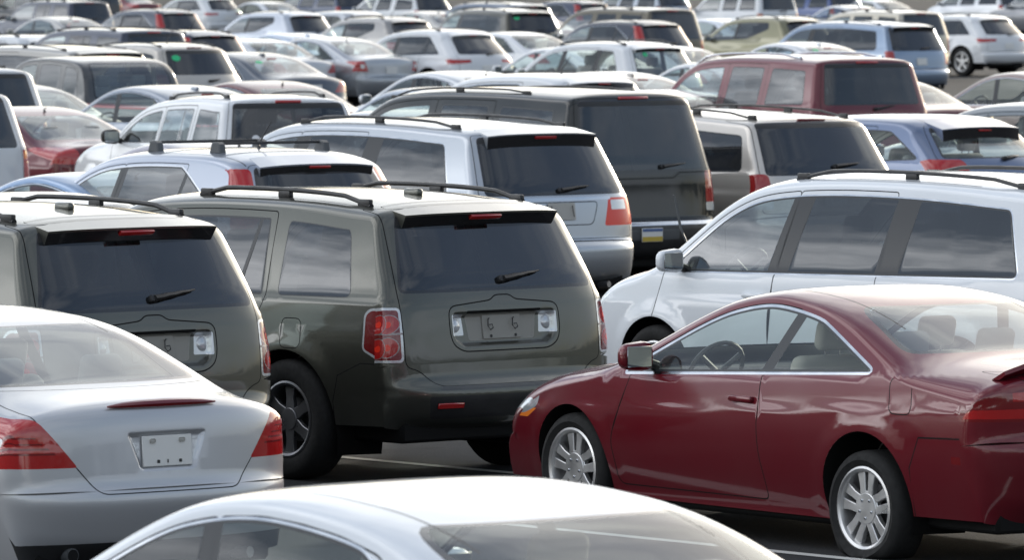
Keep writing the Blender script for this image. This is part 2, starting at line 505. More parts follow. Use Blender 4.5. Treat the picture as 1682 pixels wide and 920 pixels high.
RES = ((.05, 20), (.075, 14), (.12, 10))
def build_parts(sp, lod):
    sh = Shell(sp); pt = Parts()
    L, W = sp['L'], sp['W']; ro, wb, wr, arch = sp['ro'], sp['wb'], sp['wr'], sp['arch']
    step, na = RES[lod]
    # ---- s samples along the ribbon: finer where the outline bends
    tx, tz = np.gradient(sh.cx, sh.g), np.gradient(sh.cz, sh.g)
    ang = np.unwrap(np.arctan2(tz, tx)); bend = np.abs(np.gradient(ang, sh.g))
    dens = 1/step+np.minimum(bend, 30)*(5, 3.2, 2)[lod]
    cum = np.concatenate([[0], np.cumsum((dens[1:]+dens[:-1])/2*np.diff(sh.g))])
    ns = int(cum[-1])+1
    S = np.interp(np.linspace(0, cum[-1], ns), cum, sh.g)
    A = np.linspace(-1, 1, 2*na+1)
    Wd = W/2
    def reg_r(key, mat, poly, hole=None, name=None, parent=None, off=0., wf=0., wmat='seam'):
        """a region of the ribbon; poly rows (s, y)"""
        poly = densify(np.asarray(poly, float), .03 if lod == 0 else .06)
        d = dict(key=key, mat=mat, name=name, parent=parent, poly=poly)
        def mp(q): return np.stack([q[:,0], sh.a_of(q[:,0], q[:,1])*Wd], 1)
        d['dpoly'] = dedupe(mp(poly))
        if hole is not None: d['dhole'] = dedupe(mp(densify(np.asarray(hole, float), .03 if lod == 0 else .06)))
        return d
    regs = []
    ctx = dict(sh=sh, pt=pt, lod=lod, sp=sp)
    def Rz(rows, r=.03, n=5):   # (y, z, [r]) on the tail -> (s, y)
        q = round_path([(p[0], p[1], p[2] if len(p) > 2 else r) for p in rows], True, n)
        return sh.zmap(q, sh.R, .04 if lod == 0 else .09)
    def Fz(rows, r=.03, n=5):
        q = round_path([(p[0], p[1], p[2] if len(p) > 2 else r) for p in rows], True, n)
        return sh.zmap(q, sh.F, .05 if lod == 0 else .1)
    def Ty(rows, r=.03, n=5):   # (x, y) on the roof or deck -> (s, y)
        q = round_path([(p[0], p[1], p[2] if len(p) > 2 else r) for p in rows], True, n)
        return np.stack([[sh.T(x) for x in q[:,0]], q[:,1]], 1)
    def rib(key, mat, poly, **k): regs.append(reg_r(key, mat, poly, **k))
    def disc_r(key, mat, s0, a0, rs, ra):
        m = np.linalg.norm(sh.P(np.array([s0]), np.array([a0+.004]))-sh.P(np.array([s0]), np.array([a0-.004])))/.008
        t = np.linspace(0, 2*math.pi, 25)[:-1]
        regs.append(dict(key=key, mat=mat, name=None, parent=None, poly=None, dpoly=np.stack([s0+rs*np.cos(t), (a0+ra/m*np.sin(t))*Wd], 1)))
    ctx['disc_r'] = disc_r
    def seam_r(poly, w=.006, key='body'):
        if lod < 2: regs.append(reg_r(key, 'seam', offset(poly, w/2), hole=offset(poly, -w/2)))
    sregs = []
    def side(key, mat, poly, hole=None, name=None, parent=None):
        sregs.append(dict(key=key, mat=mat, dpoly=dedupe(np.asarray(poly, float)), dhole=None if hole is None else dedupe(np.asarray(hole, float)), name=name, parent=parent))
    def seam_s(poly, w=.007):
        if lod < 2: side('body', 'seam', offset(poly, w/2), hole=offset(poly, -w/2))
    ctx.update(rib=rib, Rz=Rz, Fz=Fz, Ty=Ty, seam_r=seam_r, side=side, seam_s=seam_s)
    # ---- windscreen
    ws = sp['screen']           # (z_bottom, z_top, half width bottom, half width top)
    scr = Fz([(-ws[2],ws[0],.08),(ws[2],ws[0],.08),(ws[3],ws[1],.06),(-ws[3],ws[1],.06)])
    rib('windshield', 'glass_clear', scr)
    rib('body', 'black_gloss', offset(scr, .03))
    # ---- roof ditches
    if lod == 0:
        yr = .60*ws[3]/.57+.02 if sp['H'] > 1.6 else .50*sp['W']/1.8
        xa, xb_ = sh.cx[sh.itop]-sp.get('ditch', .9), sp.get('ditch_f', sh.cx[sh.itop]+.5)
        for sg in (1, -1): rib('body', 'black_plastic', Ty([(xa, sg*yr), (xb_, sg*yr), (xb_, sg*(yr+.010)), (xa, sg*(yr+.010))], .001))
    # ---- tail glass
    rw = sp['rear_win']         # dict rows, mat, trim
    q = Rz(rw['rows']) if rw.get('on','rear') == 'rear' else None
    rw_poly = q
    if rw.get('frit_shade'):  # black glass border that also paints in the spoiler's shadow
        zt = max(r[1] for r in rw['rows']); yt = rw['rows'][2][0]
        rib('rear_window', 'black_plastic', Rz([(-9,zt-rw['frit_shade']),(9,zt-rw['frit_shade']),(9,zt+.002),(-9,zt+.002)], .001) if False else Rz([(-yt-.03,zt-rw['frit_shade']),(yt+.03,zt-rw['frit_shade']),(yt,zt),(-yt,zt)], .01), parent=sp.get('gate'))
    rib('rear_window', rw['mat'], q, parent=sp.get('gate'))
    if rw.get('trim', .02) > 0: rib(sp.get('gate') or 'body', rw.get('trim_mat','black_gloss'), offset(q, rw.get('trim', .02)))
    # ---- everything particular to this kind of car
    sp['detail'](ctx)
    if sp.get('gate'):
        g = sp['gate_poly'](ctx)
        seam_r(g); rib(sp['gate'], 'paint', g)
    # ---- side glass: daylight openings
    belt = sh.belt
    for j, dl in enumerate(sp['dlo']):
        mg = dl.get('margin', .03); up = dl.get('lift', .025)
        xrb, xrt = dl['rear']
        I = sh.inner(np.arange(0, sh.len, .02), mg)
        i0 = np.argmax(I[:,1])
        if dl.get('front'):
            xfb, xft = dl['front']
        else: xfb = xft = None
        ok = []
        xc = -1
        for k, (x, z) in enumerate(I):
            if x < xrt or z < belt(x)+up+.03 or x < xc: continue
            if xft is not None and x > xft: continue
            if k < i0 and z < dl.get('zmin', 0): continue
            ok.append((x, min(z, dl.get('ztop', 9)), .0)); xc = x
        if xft is None:
            x, z, _ = ok[-1]; dx = ok[-1][0]-ok[-4][0]; dz = ok[-1][1]-ok[-4][1]
            xfb = x+dx/dz*((belt(x)+up)-z) if dz < -1e-4 else x
        low = dl.get('low')       # extra bottom points (x, z)
        rows = [(xrb, belt(xrb)+up+dl.get('kick',0), dl.get('r', .05))]
        rows += [(ok[0][0], ok[0][1], dl.get('rt', .08))]+ok[4:-3 if xft else None]
        if xft is not None: rows += [(ok[-1][0], ok[-1][1], dl.get('rf', .05))]
        rows += [(xfb, belt(xfb)+up, dl.get('rfb', .03))]
        if low: rows += [(x, z, .15) for x, z in low]
        poly = dedupe(round_path(rows, True, 6))
        cw = dl.get('chrome', 0)
        inn = offset(poly, -dl.get('trim', .012))
        panes = [inn]
        for xb, xt, w in dl.get('pillars', []):
            zb, zt = belt(xb)+up, sp['H']-.12
            d = np.array([xt-xb, zt-zb]); d /= np.hypot(*d); nn = np.array([d[1], -d[0]])
            new = []
            for p in panes:
                a = clip_half(p, np.array([xb, zb])+nn*w/2, nn); b = clip_half(p, np.array([xb, zb])-nn*w/2, -nn)
                new += [v for v in (a, b) if len(v) > 2 and abs(area(v)) > .004]
            panes = new
        panes.sort(key=lambda p: -p[:,0].mean())
        mats = dl.get('mats', ['glass_clear'])
        for i, p in enumerate(panes):
            p = dedupe(p)
            side('window_%d_%d' % (j, i), mats[min(i, len(mats)-1)], p, name='window')
        side('body', dl.get('pmat', 'pillar'), poly, name='body')
        if cw: side('window_trim', dl.get('cmat','chrome'), offset(poly, cw))
    # ---- doors
    for j, dr in enumerate(sp.get('doors', [])):
        # dr: rear low x, rear belt x, rear top x, front belt x, front low x, front top x
        xl, xb, xt, fb, fl, ft = dr
        zs = sp.get('sill', .30)
        I = sh.inner(np.arange(0, sh.len, .02), -.0)
        def ztop(x):
            k = I[:,1] > belt(x)
            return np.interp(x, I[k][:,0], I[k][:,1])-.012
        rows = [(xl, zs, .05), (xl if xl > xb else xb, belt(xb)-.35, .10), (xb, belt(xb), .05)]
        if ft is None:     # follows the windscreen pillar down to the belt
            xs = np.linspace(xt, fb-.02, 14)
        else: xs = np.linspace(xt, ft, 5)
        rows += [(x, ztop(x), .05 if 0 < i < len(xs)-1 else .03) for i, x in enumerate(xs)]
        rows += [(fb, belt(fb)-.03, .03), (fl, zs+.25, .05), (fl-.02, zs, .05)]
        poly = dedupe(round_path(rows, True, 4))
        seam_s(poly)
        if lod < 2: side('door_%d' % j, 'paint', poly, name='door')
    # ---- bumper wraps on the side and their seam
    if sp.get('bump_r'):
        zt, xf = sp['bump_r']
        b = sp.get('bump_poly') or [(-.3,0),(-.3,zt),(xf*.6,zt),(xf,zt-.12),(xf+.05,0)]
        b = np.array(b, float)
        seam_s(b); side('rear_bumper', sp.get('bump_mat','paint'), b)
        tz_ = sh.R(zt)
        br = np.array([(-.05,-9),(-.05,9),(tz_,9),(tz_,-9)], float)
        br = densify(br, .05)
        regs.append(dict(key='rear_bumper', mat=sp.get('bump_mat','paint'), name=None, parent=None, poly=br,
                         dpoly=np.array([(-.05,-1.1*Wd),(-.05,1.1*Wd),(tz_,1.1*Wd),(tz_,-1.1*Wd)])))
    # ---- ribbon mesh
    pts = np.array([(t, a*Wd) for t in S[1:-1] for a in A[1:-1]])
    loops = [(np.array([(t, -Wd) for t in S]+[(sh.len, a*Wd) for a in A[1:-1]]+[(t, Wd) for t in S[::-1]]+[(0, a*Wd) for a in A[::-1][1:-1]]), True)]
    for r in regs:
        loops.append((r['dpoly'], True))
        if r.get('dhole') is not None: loops.append((r['dhole'], True))
    if sp.get('dents') and lod < 2:
        for poly, dep, ramp in sh.dents():
            for k in (0, .25, .5, .75, 1.0):
                q = densify(offset(poly, -ramp*k-1e-4), .02)
                loops.append((dedupe(np.stack([q[:,0], sh.a_of(q[:,0], q[:,1])*Wd], 1)), True))
    dom, tri = cdt(pts, loops)
    cen = dom[tri].mean(1)
    tri = tri[(np.abs(cen[:,1]) < Wd) & (cen[:,0] > 0) & (cen[:,0] < sh.len)]
    cls = chart_regions(dom, tri, regs, 'body')
    Pv, Nv = sh.Pn(np.clip(dom[:,0],0,sh.len), np.clip(dom[:,1]/Wd,-1,1))
    def emit(tri, cls, regs, Pv, Nv, flipy=False, suffix=''):
        if flipy: Pv = Pv*[1,-1,1]; Nv = Nv*[1,-1,1]
        fn = np.cross(Pv[tri[:,1]]-Pv[tri[:,0]], Pv[tri[:,2]]-Pv[tri[:,0]])
        bad = (fn*Nv[tri].mean(1)).sum(1) < 0
        tri = tri.copy(); tri[bad] = tri[bad][:, ::-1]
        for c in np.unique(cls):
            r = dict(key='body', mat='paint', name=None, parent=None) if c < 0 else regs[c]
            t = tri[cls == c]
            u, inv = np.unique(t, return_inverse=True)
            key = r['key']
            if suffix and key.split('_')[0] in ('window','door','tail','front','mirror') and key != 'window_trim': key += suffix
            pt.add(key, Pv[u], inv.reshape(-1,3), r['mat'], Nv[u], r.get('name'), r.get('parent'))
    pt.part('body'); 
    emit(tri, cls, regs, Pv, Nv)
    # ---- side mesh
    B = sh.inner(S)
    sill = [B[-1]+(B[0]-B[-1])*k for k in np.linspace(0, 1, 40)[1:-1]]
    zl = sp.get('sillz')
    if zl:
        k0, k1 = ro+arch*.75, ro+wb-arch*.75
        sill = [np.array([x, (zl if k0 < x < k1 else z)]) for x, z in sill]
    bound = np.concatenate([B, np.array(sill)])
    archs = []
    for wx in (ro, ro+wb):
        archs.append(np.array([(wx+arch*math.cos(t), wr+arch*math.sin(t)) for t in np.linspace(-.9, math.pi+.9, (48,32,20)[lod])]))
    gx = np.arange(0, L, step); gz = np.arange(.2, sp['H'], step*.8)
    G = np.array([(x, z) for x in gx for z in gz])
    G = G[inside(G, offset(bound, -step*.45))]
    loops = [(bound, True)]+[(dedupe(a), True) for a in archs]
    for r in sregs:
        loops.append((r['dpoly'], True))
        if r.get('dhole') is not None: loops.append((r['dhole'], True))
    dom, tri = cdt(G, loops)
    cen = dom[tri].mean(1)
    k = inside(cen, bound)
    for a in archs: k &= ~inside(cen, a)
    tri = tri[k]
    cls = chart_regions(dom, tri, sregs, 'body')
    yv = sh.Y(dom[:,0], dom[:,1])
    Pv = np.stack([dom[:,0], yv, dom[:,1]], 1); Nv = sh.side_n(dom[:,0], dom[:,1])
    emit(tri, cls, sregs, Pv, Nv, False, '_L'); emit(tri, cls, sregs, Pv, Nv, True, '_R')
    # ---- wheel wells with a rolled lip, dark underbody
    for wi, wx in enumerate((ro, ro+wb)):
        a = np.array([(wx+arch*math.cos(t), wr+arch*math.sin(t)) for t in np.linspace(-.5, math.pi+.5, 28)])
        y = sh.Y(a[:,0], a[:,1])
        for sg in (1, -1):
            V = []
            for (x, z), yy in zip(a, y):
                V += [(x, sg*yy, z), (x, sg*(yy-.03), z-.0), (wx+(x-wx)*1.03, sg*(yy-.35), wr+(z-wr)*1.03)]
            F = []
            for i in range(len(a)-1):
                F += [(3*i,3*i+3,3*i+4,3*i+1), (3*i+1,3*i+4,3*i+5,3*i+2)]
            pt.add('underbody', V, F, 'underbody')
            m = len(V); c = [(x, sg*(yy-.35), z) for (x, z), yy in zip(a, y)]
            pt.add('underbody', c, [tuple(range(len(c)))], 'underbody')
    z0 = sp.get('floor', .28)
    pt.bm('underbody', box_bm(ro-arch-.12, W*.80, .25, ((ro-arch)/2+.10,0,z0+.10), .02, 1), 'underbody')
    pt.bm('underbody', box_bm(wb-2*arch, W*.86, .16, (ro+wb/2,0,z0+.02), .02, 1), 'underbody')
    pt.bm('underbody', box_bm(wb+2*arch, W*.50, .20, (ro+wb/2,0,z0+.06), .02, 1), 'underbody')
    fo = L-ro-wb
    pt.bm('underbody', box_bm(fo-arch-.16, W*.72, .2, (ro+wb+arch+(fo-arch-.16)/2,0,z0+.10), .02, 1), 'underbody')
    if lod < 2:
        pt.bm('underbody', tube_bm([(ro,-W*.42,wr),(ro,W*.42,wr)], .05, 8), 'underbody')
        pt.bm('underbody', box_bm(.55,.34,.16,(ro-.62,-.35,z0+.0),.05,2), 'underbody')
        pt.bm('underbody', tube_bm([(ro-.3,-.35,z0-.02),(.06,-.52,z0+.03)], .03, 8), 'alloy_dark')
    # ---- wheels
    k = 0
    for wx in (ro, ro+wb):
        for sg in (1, -1):
            yw = sh.Y(np.array([wx]), np.array([wr+arch]))[0]-sp.get('tw',.22)/2-sp.get('inset',.025)
            key = 'wheel_%d' % k; pt.part(key, 'wheel')
            wheel_parts(pt, key, wx, sg*yw, sp, lod, sp.get('flat', {}).get(k, 0)); k += 1
    # ---- cabin
    if sp.get('cabin', True):
        mat = sp.get('cloth', 'cloth_grey'); zb = belt(L*.5); zs = sp.get('zseat', zb-.42)
        xf = sp['xfront']
        ht = min(zb+.22, sp['H']-.36)
        for sg in (1, -1): seat(pt, 'front_seat_%s' % ('L' if sg > 0 else 'R'), xf, sg*W*.20, .50, zs, ht, mat)
        for i, xr in enumerate(sp.get('rear_seats', [])):
            seat(pt, 'rear_seat_%d' % i, xr, 0, W*.62, zs+.03, ht-.04, mat, lod < 2)
        xc = sp['xdash']
        pt.bm('dashboard', box_bm(.45,W*.74,.22,(xc,0,zb-.12),.08,3), 'dash')
        if lod < 2:
            X = Matrix.Translation((xc-.34, W*.20, zb-.02))@Matrix.Rotation(R_(62), 4, 'Y')
            pt.bm('steering_wheel', tube_bm([(.18*math.cos(t), .18*math.sin(t), 0) for t in np.linspace(0,2*math.pi,25)], .014, 6), 'dash', None, None, X)
            for t in (0, 2.2, -2.2): pt.bm('steering_wheel', tube_bm([(0,0,-.03),(.17*math.cos(t+math.pi/2*0),.17*math.sin(t),0)], .016, 6), 'dash', None, None, X)
        pt.bm('underbody', box_bm(wb+.4, W*.78, .03, (ro+wb/2,0,z0+.13), 0), 'carpet')
    # ---- mirrors, handles
    mx, mz = sp['mirror'][:2]
    for sg in (1, -1):
        yb = sh.Y(np.array([mx]), np.array([mz]))[0]
        key = 'side_mirror_%s' % ('L' if sg > 0 else 'R')
        bm = box_bm(.13,.21,.155,(0,0,0),.055,4)
        for v in bm.verts:
            v.co.x *= 1-.25*(v.co.y*sg/.1); v.co.z *= 1-.12*(v.co.y*sg/.1)
            if v.co.x < -.03: v.co.x = -.03+(v.co.x+.03)*.25
        M = Matrix.Translation((mx, sg*(yb+.135), mz+.05))
        pt.bm(key, bm, sp.get('mir_mat','paint'), 'side_mirror', None, M)
        pt.bm(key, tube_bm([(mx, sg*(yb-.02), mz-.01), (mx, sg*(yb+.07), mz+.02)], .03, 8), 'black_plastic')
        pt.bm(key, box_bm(.004,.165,.115,(-.045,0,0),.0015,1), 'mirror', None, None, M)
    if lod < 2:
        for x in sp.get('handles', []):
            zz = belt(x)-sp.get('hdrop', .10)
            for sg in (1, -1):
                p = sh.Y(np.array([x]), np.array([zz]))[0]
                pt.bm('handle_%s%d' % ('L' if sg > 0 else 'R', int(x*100)), box_bm(.20,.035,.035,(x, sg*(p+.012), zz), .012, 2), sp.get('handle_mat','paint'), 'door_handle')
    return pt, sh

def rail(ctx, key, x0, x1, y, h, mat='black_plastic', posts=3, rad=.018, name='roof_rail', dips=True):
    """a raised roof rail, both sides of the roof"""
    sh, pt = ctx['sh'], ctx['pt']
    for sg in (1, -1):
        xs = np.linspace(x0, x1, 14); P = []
        for i, x in enumerate(xs):
            p, n = sh.pt(sh.T(x), sg*y)
            hh = h if not dips else h*min(1, 6*(x-x0)/(x1-x0)+.05, 6*(x1-x)/(x1-x0)+.05)
            P.append((p[0], p[1], p[2]+hh))
        k = key+('_L' if sg > 0 else '_R')
        pt.bm(k, tube_bm(P, rad, 8, .8), mat, name)
        for x in np.linspace(x0+.06, x1-.06, posts):
            p, n = sh.pt(sh.T(x), sg*y)
            pt.bm(k, box_bm(.11, rad*1.9, h+.0, (p[0], p[1], p[2]+h/2-.005), .008, 2), mat)
def wiper(ctx, y0, y1, z, dz=.05, parent=None):
    """tail wiper lying on the rear glass from a pivot at y0"""
    sh, pt = ctx['sh'], ctx['pt']
    P = []; n_ = 7
    for i in range(n_):
        t = i/(n_-1); y = y0+(y1-y0)*t; zz = z+dz*t
        p, n = sh.pt(sh.R(zz), y); P.append(p+n*(.025-.008*t))
    pt.bm('wiper', tube_bm(P, [.026,.025,.023,.020,.016,.012,.006], 6, .75), 'black_plastic', 'wiper', parent)
    p, n = sh.pt(sh.R(z), y0)
    pt.bm('wiper', box_bm(.055,.04,.045,(0,0,0),.014,2), 'black_plastic', None, None, frame(p+n*.012, n))
def plate(ctx, z, key='plate', w=.305, h=.152, mat='plate_white', off=.012, y=0., parent=None, tilt=True, t=.008):
    sh, pt = ctx['sh'], ctx['pt']
    p, n = sh.pt(sh.R(z), y)
    M = frame(p+n*off, n)
    pt.bm(key, box_bm(w, t, h, (0,0,0), .003, 1), mat, 'license_plate', parent, M)
    return M
def brake_light(ctx, z, w=.30, h=.035, parent=None, off=.0, on='R', mat='lens_red'):
    sh, pt = ctx['sh'], ctx['pt']
    p, n = sh.pt(sh.R(z) if on == 'R' else sh.T(z), 0)
    pt.bm('brake_light', box_bm(w, .03, h, (0,0,0), .006, 2), mat, 'brake_light', parent, frame(p+n*off, n))
def antenna(ctx, x, y, h=.35, lean=-.12, rad=.004):
    sh, pt = ctx['sh'], ctx['pt']
    p, n = sh.pt(sh.T(x), y)
    pt.bm('antenna', tube_bm([(p[0],p[1],p[2]-.005),(p[0]+.005,p[1],p[2]+.03),(p[0]+lean,p[1],p[2]+h)], [.022,.008,rad], 6), 'black_plastic')
def shark_fin(ctx, x, y=0):
    sh, pt = ctx['sh'], ctx['pt']
    p, n = sh.pt(sh.T(x), y)
    bm = box_bm(.15,.05,.05,(0,0,0),.02,3)
    pt.bm('antenna', bm, 'paint', 'antenna', None, Matrix.Translation((p[0],p[1],p[2]+.012)))
def sticker(ctx, y, z, mat='sticker_green', w=.10, h=.09, parent=None):
    sh, pt = ctx['sh'], ctx['pt']
    p, n = sh.pt(sh.R(z), y)
    pt.bm('sticker', plate_bm([(w/2*math.cos(t), h/2*math.sin(t)) for t in np.linspace(0,2*math.pi,17)[:-1]], .003, .006, .001), mat, 'sticker', parent, frame(p, n))
def spoiler(ctx, z_root, depth, w_root, w_tip, thick=.09, mat='paint', drop=.02, parent=None, under='black_gloss', lamp=(.24,.032)):
    """roof spoiler: the roof skin reaches back to a thin lip, with a black underside that falls to the glass and carries the brake light"""
    sh, pt = ctx['sh'], ctx['pt']
    s0 = sh.R(z_root); p0, n0 = sh.pt(s0, 0); s1 = sh.R(z_root-thick); pg, ng = sh.pt(s1, 0)
    V = []; n = 12
    q0 = sh.pt(s0, 0)[0]
    for i in range(n+1):
        f = -1+2*i/n
        p, nn = sh.pt(sh.T(p0[0]+.16), f*w_root)
        q, nn = sh.pt(s0, f*w_tip)
        g, nn = sh.pt(s1, f*w_tip*.99)
        k = 1-.22*abs(f)**5
        d = depth*k; qz = q0[2]+.6*(q[2]-q0[2])
        V += [(p[0], p[1], p[2]+.004), (q[0]-d, q[1], qz-drop*.3), (q[0]-d+.002, q[1], qz-.012-drop*.3), (g[0]-.004, g[1], g[2])]
    F = []
    for i in range(n):
        b = 4*i
        F += [(b+4,b+5,b+1,b),(b+5,b+6,b+2,b+1)]
    pt.add('spoiler', V, F+[(0,1,2,3),(4*n+3,4*n+2,4*n+1,4*n)], mat, None, 'spoiler', parent)
    pt.add('spoiler', V, [(4*i+6,4*i+7,4*i+3,4*i+2) for i in range(n)], under)
    m = 4*(n//2); A, B = Vector(V[m+2]), Vector(V[m+3]); c = A+(B-A)*.22
    nrm = Vector((B.z-A.z, 0, A.x-B.x)).normalized()
    if nrm.x > 0: nrm = -nrm
    pt.bm('brake_light', box_bm(lamp[0], .02, lamp[1], (0,0,0), .006, 2), 'lens_red', 'brake_light', parent, frame(c+nrm*.006, nrm))
# ------------------------------------------------------------------ kinds of car
def detail(ctx):
    sp, sh, pt, lod = ctx['sp'], ctx['sh'], ctx['pt'], ctx['lod']
    o = sp['opts']; rib, Rz, Fz, Ty, side = ctx['rib'], ctx['Rz'], ctx['Fz'], ctx['Ty'], ctx['side']
    if 'extra' in o: o['extra'](ctx)
    for lt in o.get('lights', []):
        for sg, sf in ((1,'L'), (-1,'R')):
            if lt.get('rear'): rib('%s_%s' % (lt.get('key','tail_light'), sf), lt['mat'], Rz([(sg*y, z)+tuple(k) for y, z, *k in lt['rear']], lt.get('r', .02)))
        if lt.get('side'): side(lt.get('key','tail_light'), lt['mat'], round_path([(x, z, lt.get('r', .02)) for x, z in lt['side']], True, 4))
    # nose: lamps, grille
    zh = o.get('zlamp', .70); yo = o.get('ylamp', .52); L, W = sp['L'], sp['W']
    hl = o.get('hl', .09)
    for sg, sf in ((1,'L'), (-1,'R')):
        rib('headlight_%s' % sf, 'headlamp', Fz([(sg*yo, zh-hl*.6), (sg*yo*.9, zh+hl*.55), (sg*9, zh+hl), (sg*9, zh-hl)], .01))
    xh = L-o.get('xlamp', .36)
    pol = round_path([(xh, zh+hl*1.05, .03), (xh+.02, zh-.02, .03), (xh+.16, zh-hl, .03), (L+.2, zh-hl, .01), (L+.2, zh+hl, .01)], True, 4)
    ctx['sregs_head'] = pol
    side('front_lamp', 'headlamp', pol, name='headlight')
    side('front_lamp', 'lens_orange', round_path([(xh+.02, zh-.03, .01), (xh+.12, zh-hl*1.3, .01), (L+.2, zh-hl*1.3, .01), (L+.2, zh-hl*.8, .01)], True, 3), name='headlight') if o.get('amber') else None
    rib('grille', 'black_plastic', Fz([(-yo*.8, zh-.07), (yo*.8, zh-.07), (yo*.72, zh+.05), (-yo*.72, zh+.05)], .03))
    rib('front_bumper', 'black_plastic', Fz([(-.5, .34), (.5, .34), (.55, .45), (-.55, .45)], .03), name='front_bumper')
    if o.get('spoiler'): spoiler(ctx, **o['spoiler'])
    if o.get('wiper'): wiper(ctx, *o['wiper'], parent=sp.get('gate'))
    if o.get('plate'):
        M = plate(ctx, o['plate'][0], mat=o['plate'][1] if len(o['plate']) > 1 else 'plate_white', parent=sp.get('gate'))
    if o.get('recess'):
        y, z0, z1 = o['recess']; rib(sp.get('gate') or 'body', 'grey_plastic' if o.get('recess_dark') else 'paint', Rz([(-y*.85,z0),(y*.85,z0),(y,z1),(-y,z1)], .04))
    if o.get('brake'): brake_light(ctx, **o['brake'], parent=None)
    for r in o.get('rails', []): rail(ctx, 'rail', **r)
    for c in o.get('bars', []):          # cross bars between the rails
        xs, yb, h = c
        P = []
        for y in np.linspace(-yb, yb, 9):
            p, n = sh.pt(sh.T(xs), y); p0, _ = sh.pt(sh.T(xs), 0)
            P.append((xs, y, p0[2]+h-.0*(y/yb)**2))
        pt.bm('cross_bar_%d' % int(xs*100), tube_bm(P, .017, 6, .8), 'black_plastic', 'cross_bar')
        for y in (-yb, yb):
            p, n = sh.pt(sh.T(xs), y); p0, _ = sh.pt(sh.T(xs), 0); hz = p0[2]+h-p[2]+.012
            bm = plate_bm([(-.08,-.01),(.08,-.01),(.05,hz*.75),(.04,hz),(-.03,hz),(-.06,hz*.8)], -.03, .03, .01)
            pt.bm('cross_bar_%d' % int(xs*100), bm, 'grey_plastic', None, None, Matrix.Translation((xs, y, p[2])))
    if o.get('antenna'): antenna(ctx, *o['antenna'])
    if o.get('fin'): shark_fin(ctx, o['fin'])
    if o.get('sticker'): sticker(ctx, *o['sticker'])
    for y, z, w, h in o.get('reflectors', []):
        p, n = sh.pt(sh.R(z), y)
        pt.bm('reflector_%s' % ('L' if y > 0 else 'R'), box_bm(w,.012,h,(0,0,0),.004,1), 'lens_red', 'reflector', None, frame(p+n*.002, n))
    if o.get('marker'):
        x, z, w, h = o['marker']
        side('tail_marker', 'lens_deep', round_path([(x-w/2,z-h/2,.01),(x+w/2,z-h/2,.01),(x+w/2,z+h/2,.01),(x-w/2,z+h/2,.01)], True, 3), name='side_marker')
    if o.get('fuel'):
        x, z, w, h = o['fuel']
        pol = round_path([(x-w/2-.01,z-h/2,.05),(x+w/2,z-h/2,.05),(x+w/2+.02,z+h/2,.05),(x-w/2+.01,z+h/2,.05)], True, 5)
        ctx['seam_s'](pol, .006)
    if o.get('mould'):    # rubbing strip along the doors
        x0, x1, z, h, m = o['mould']
        side('body', m, np.array([(x0,z),(x1,z-.01),(x1,z+h),(x0,z+h)]))
    if o.get('clad'):     # unpainted lower body
        z0, m = o['clad']
        side('body', m, np.array([(-.2,0),(L+.2,0),(L+.2,z0),(-.2,z0)]))
        rib('rear_bumper', m, Rz([(-9,.31),(9,.31),(9,z0),(-9,z0)], .001)) if False else None

def hatch(name, L, W, H, wb, ro, belt, tail, glass, nose=None, wr=.34, doors2=True, **o):
    """two-box car: SUV, crossover, minivan or hatchback.
    tail: outline rows from the bumper to the roof's rear edge; glass: (zb, zt, yb, yt)"""
    xw, xc = o.pop('xw', L-1.80), o.pop('xc', L-1.02)       # windscreen top and base
    zc = o.pop('zc', belt[1]+.05); zn = o.pop('zn', zc-.22); zh = o.pop('zh', zc-.09)
    rf = o.pop('roof', None) or [(xw-1.75, H, .5, .10, 2.7), (xw-.65, H-.003, .6, .10, 2.7)]
    out = tail+rf+[(xw, o.pop('zwt', H-.075), .35, .12, 2.6), (xc, zc, .2, .14, 2.6), (xc+(L-xc)*.55, zh, .3, .16, 2.4),
                   (L-.14, zn, .22, .30, 2.2), (L-.02, zn-.28, .15, .40, 2.2), (L-.05, .36, .10, .32, 2.2), (L-.22, .26, .05, .05, 2.2)]
    sp = dict(name=name, L=L, W=W, H=H, wb=wb, ro=ro, wr=wr, arch=wr+.06, rimr=o.pop('rimr', wr*.66), outline=out,
              belt=((0, belt[0]), (L*.8, belt[1])), tumble=o.pop('tumble', .20), screen=(zc+.05, H-.125, .70*W/1.9, .57*W/1.9),
              rear_win=dict(rows=[(-glass[2],glass[0]),(glass[2],glass[0]),(glass[3],glass[1]),(-glass[3],glass[1])], mat=o.pop('rglass','glass_dark'), frit_shade=o.pop('frit_shade', .045)),
              gate='tailgate', gate_poly=o.pop('gate_poly', None) or (lambda c, g=glass: c['Rz']([(-g[2]-.09,g[4] if len(g) > 4 else .66),(g[2]+.09,g[4] if len(g) > 4 else .66),(g[2]+.07,g[0]),(g[3]+.05,g[1]+.03),(-g[3]-.05,g[1]+.03),(-g[2]-.07,g[0])], .05)),
              mirror=(xc-.40, belt[1]+.05), handles=o.pop('handles', []), xfront=xc-1.42, xdash=xc-.12, rear_seats=o.pop('rear_seats', [xc-2.35]),
              detail=detail, opts=o.pop('opts', {}), bump_r=o.pop('bump_r', (.66, ro-.42)))
    for k in list(o): sp[k] = o.pop(k)
    return sp

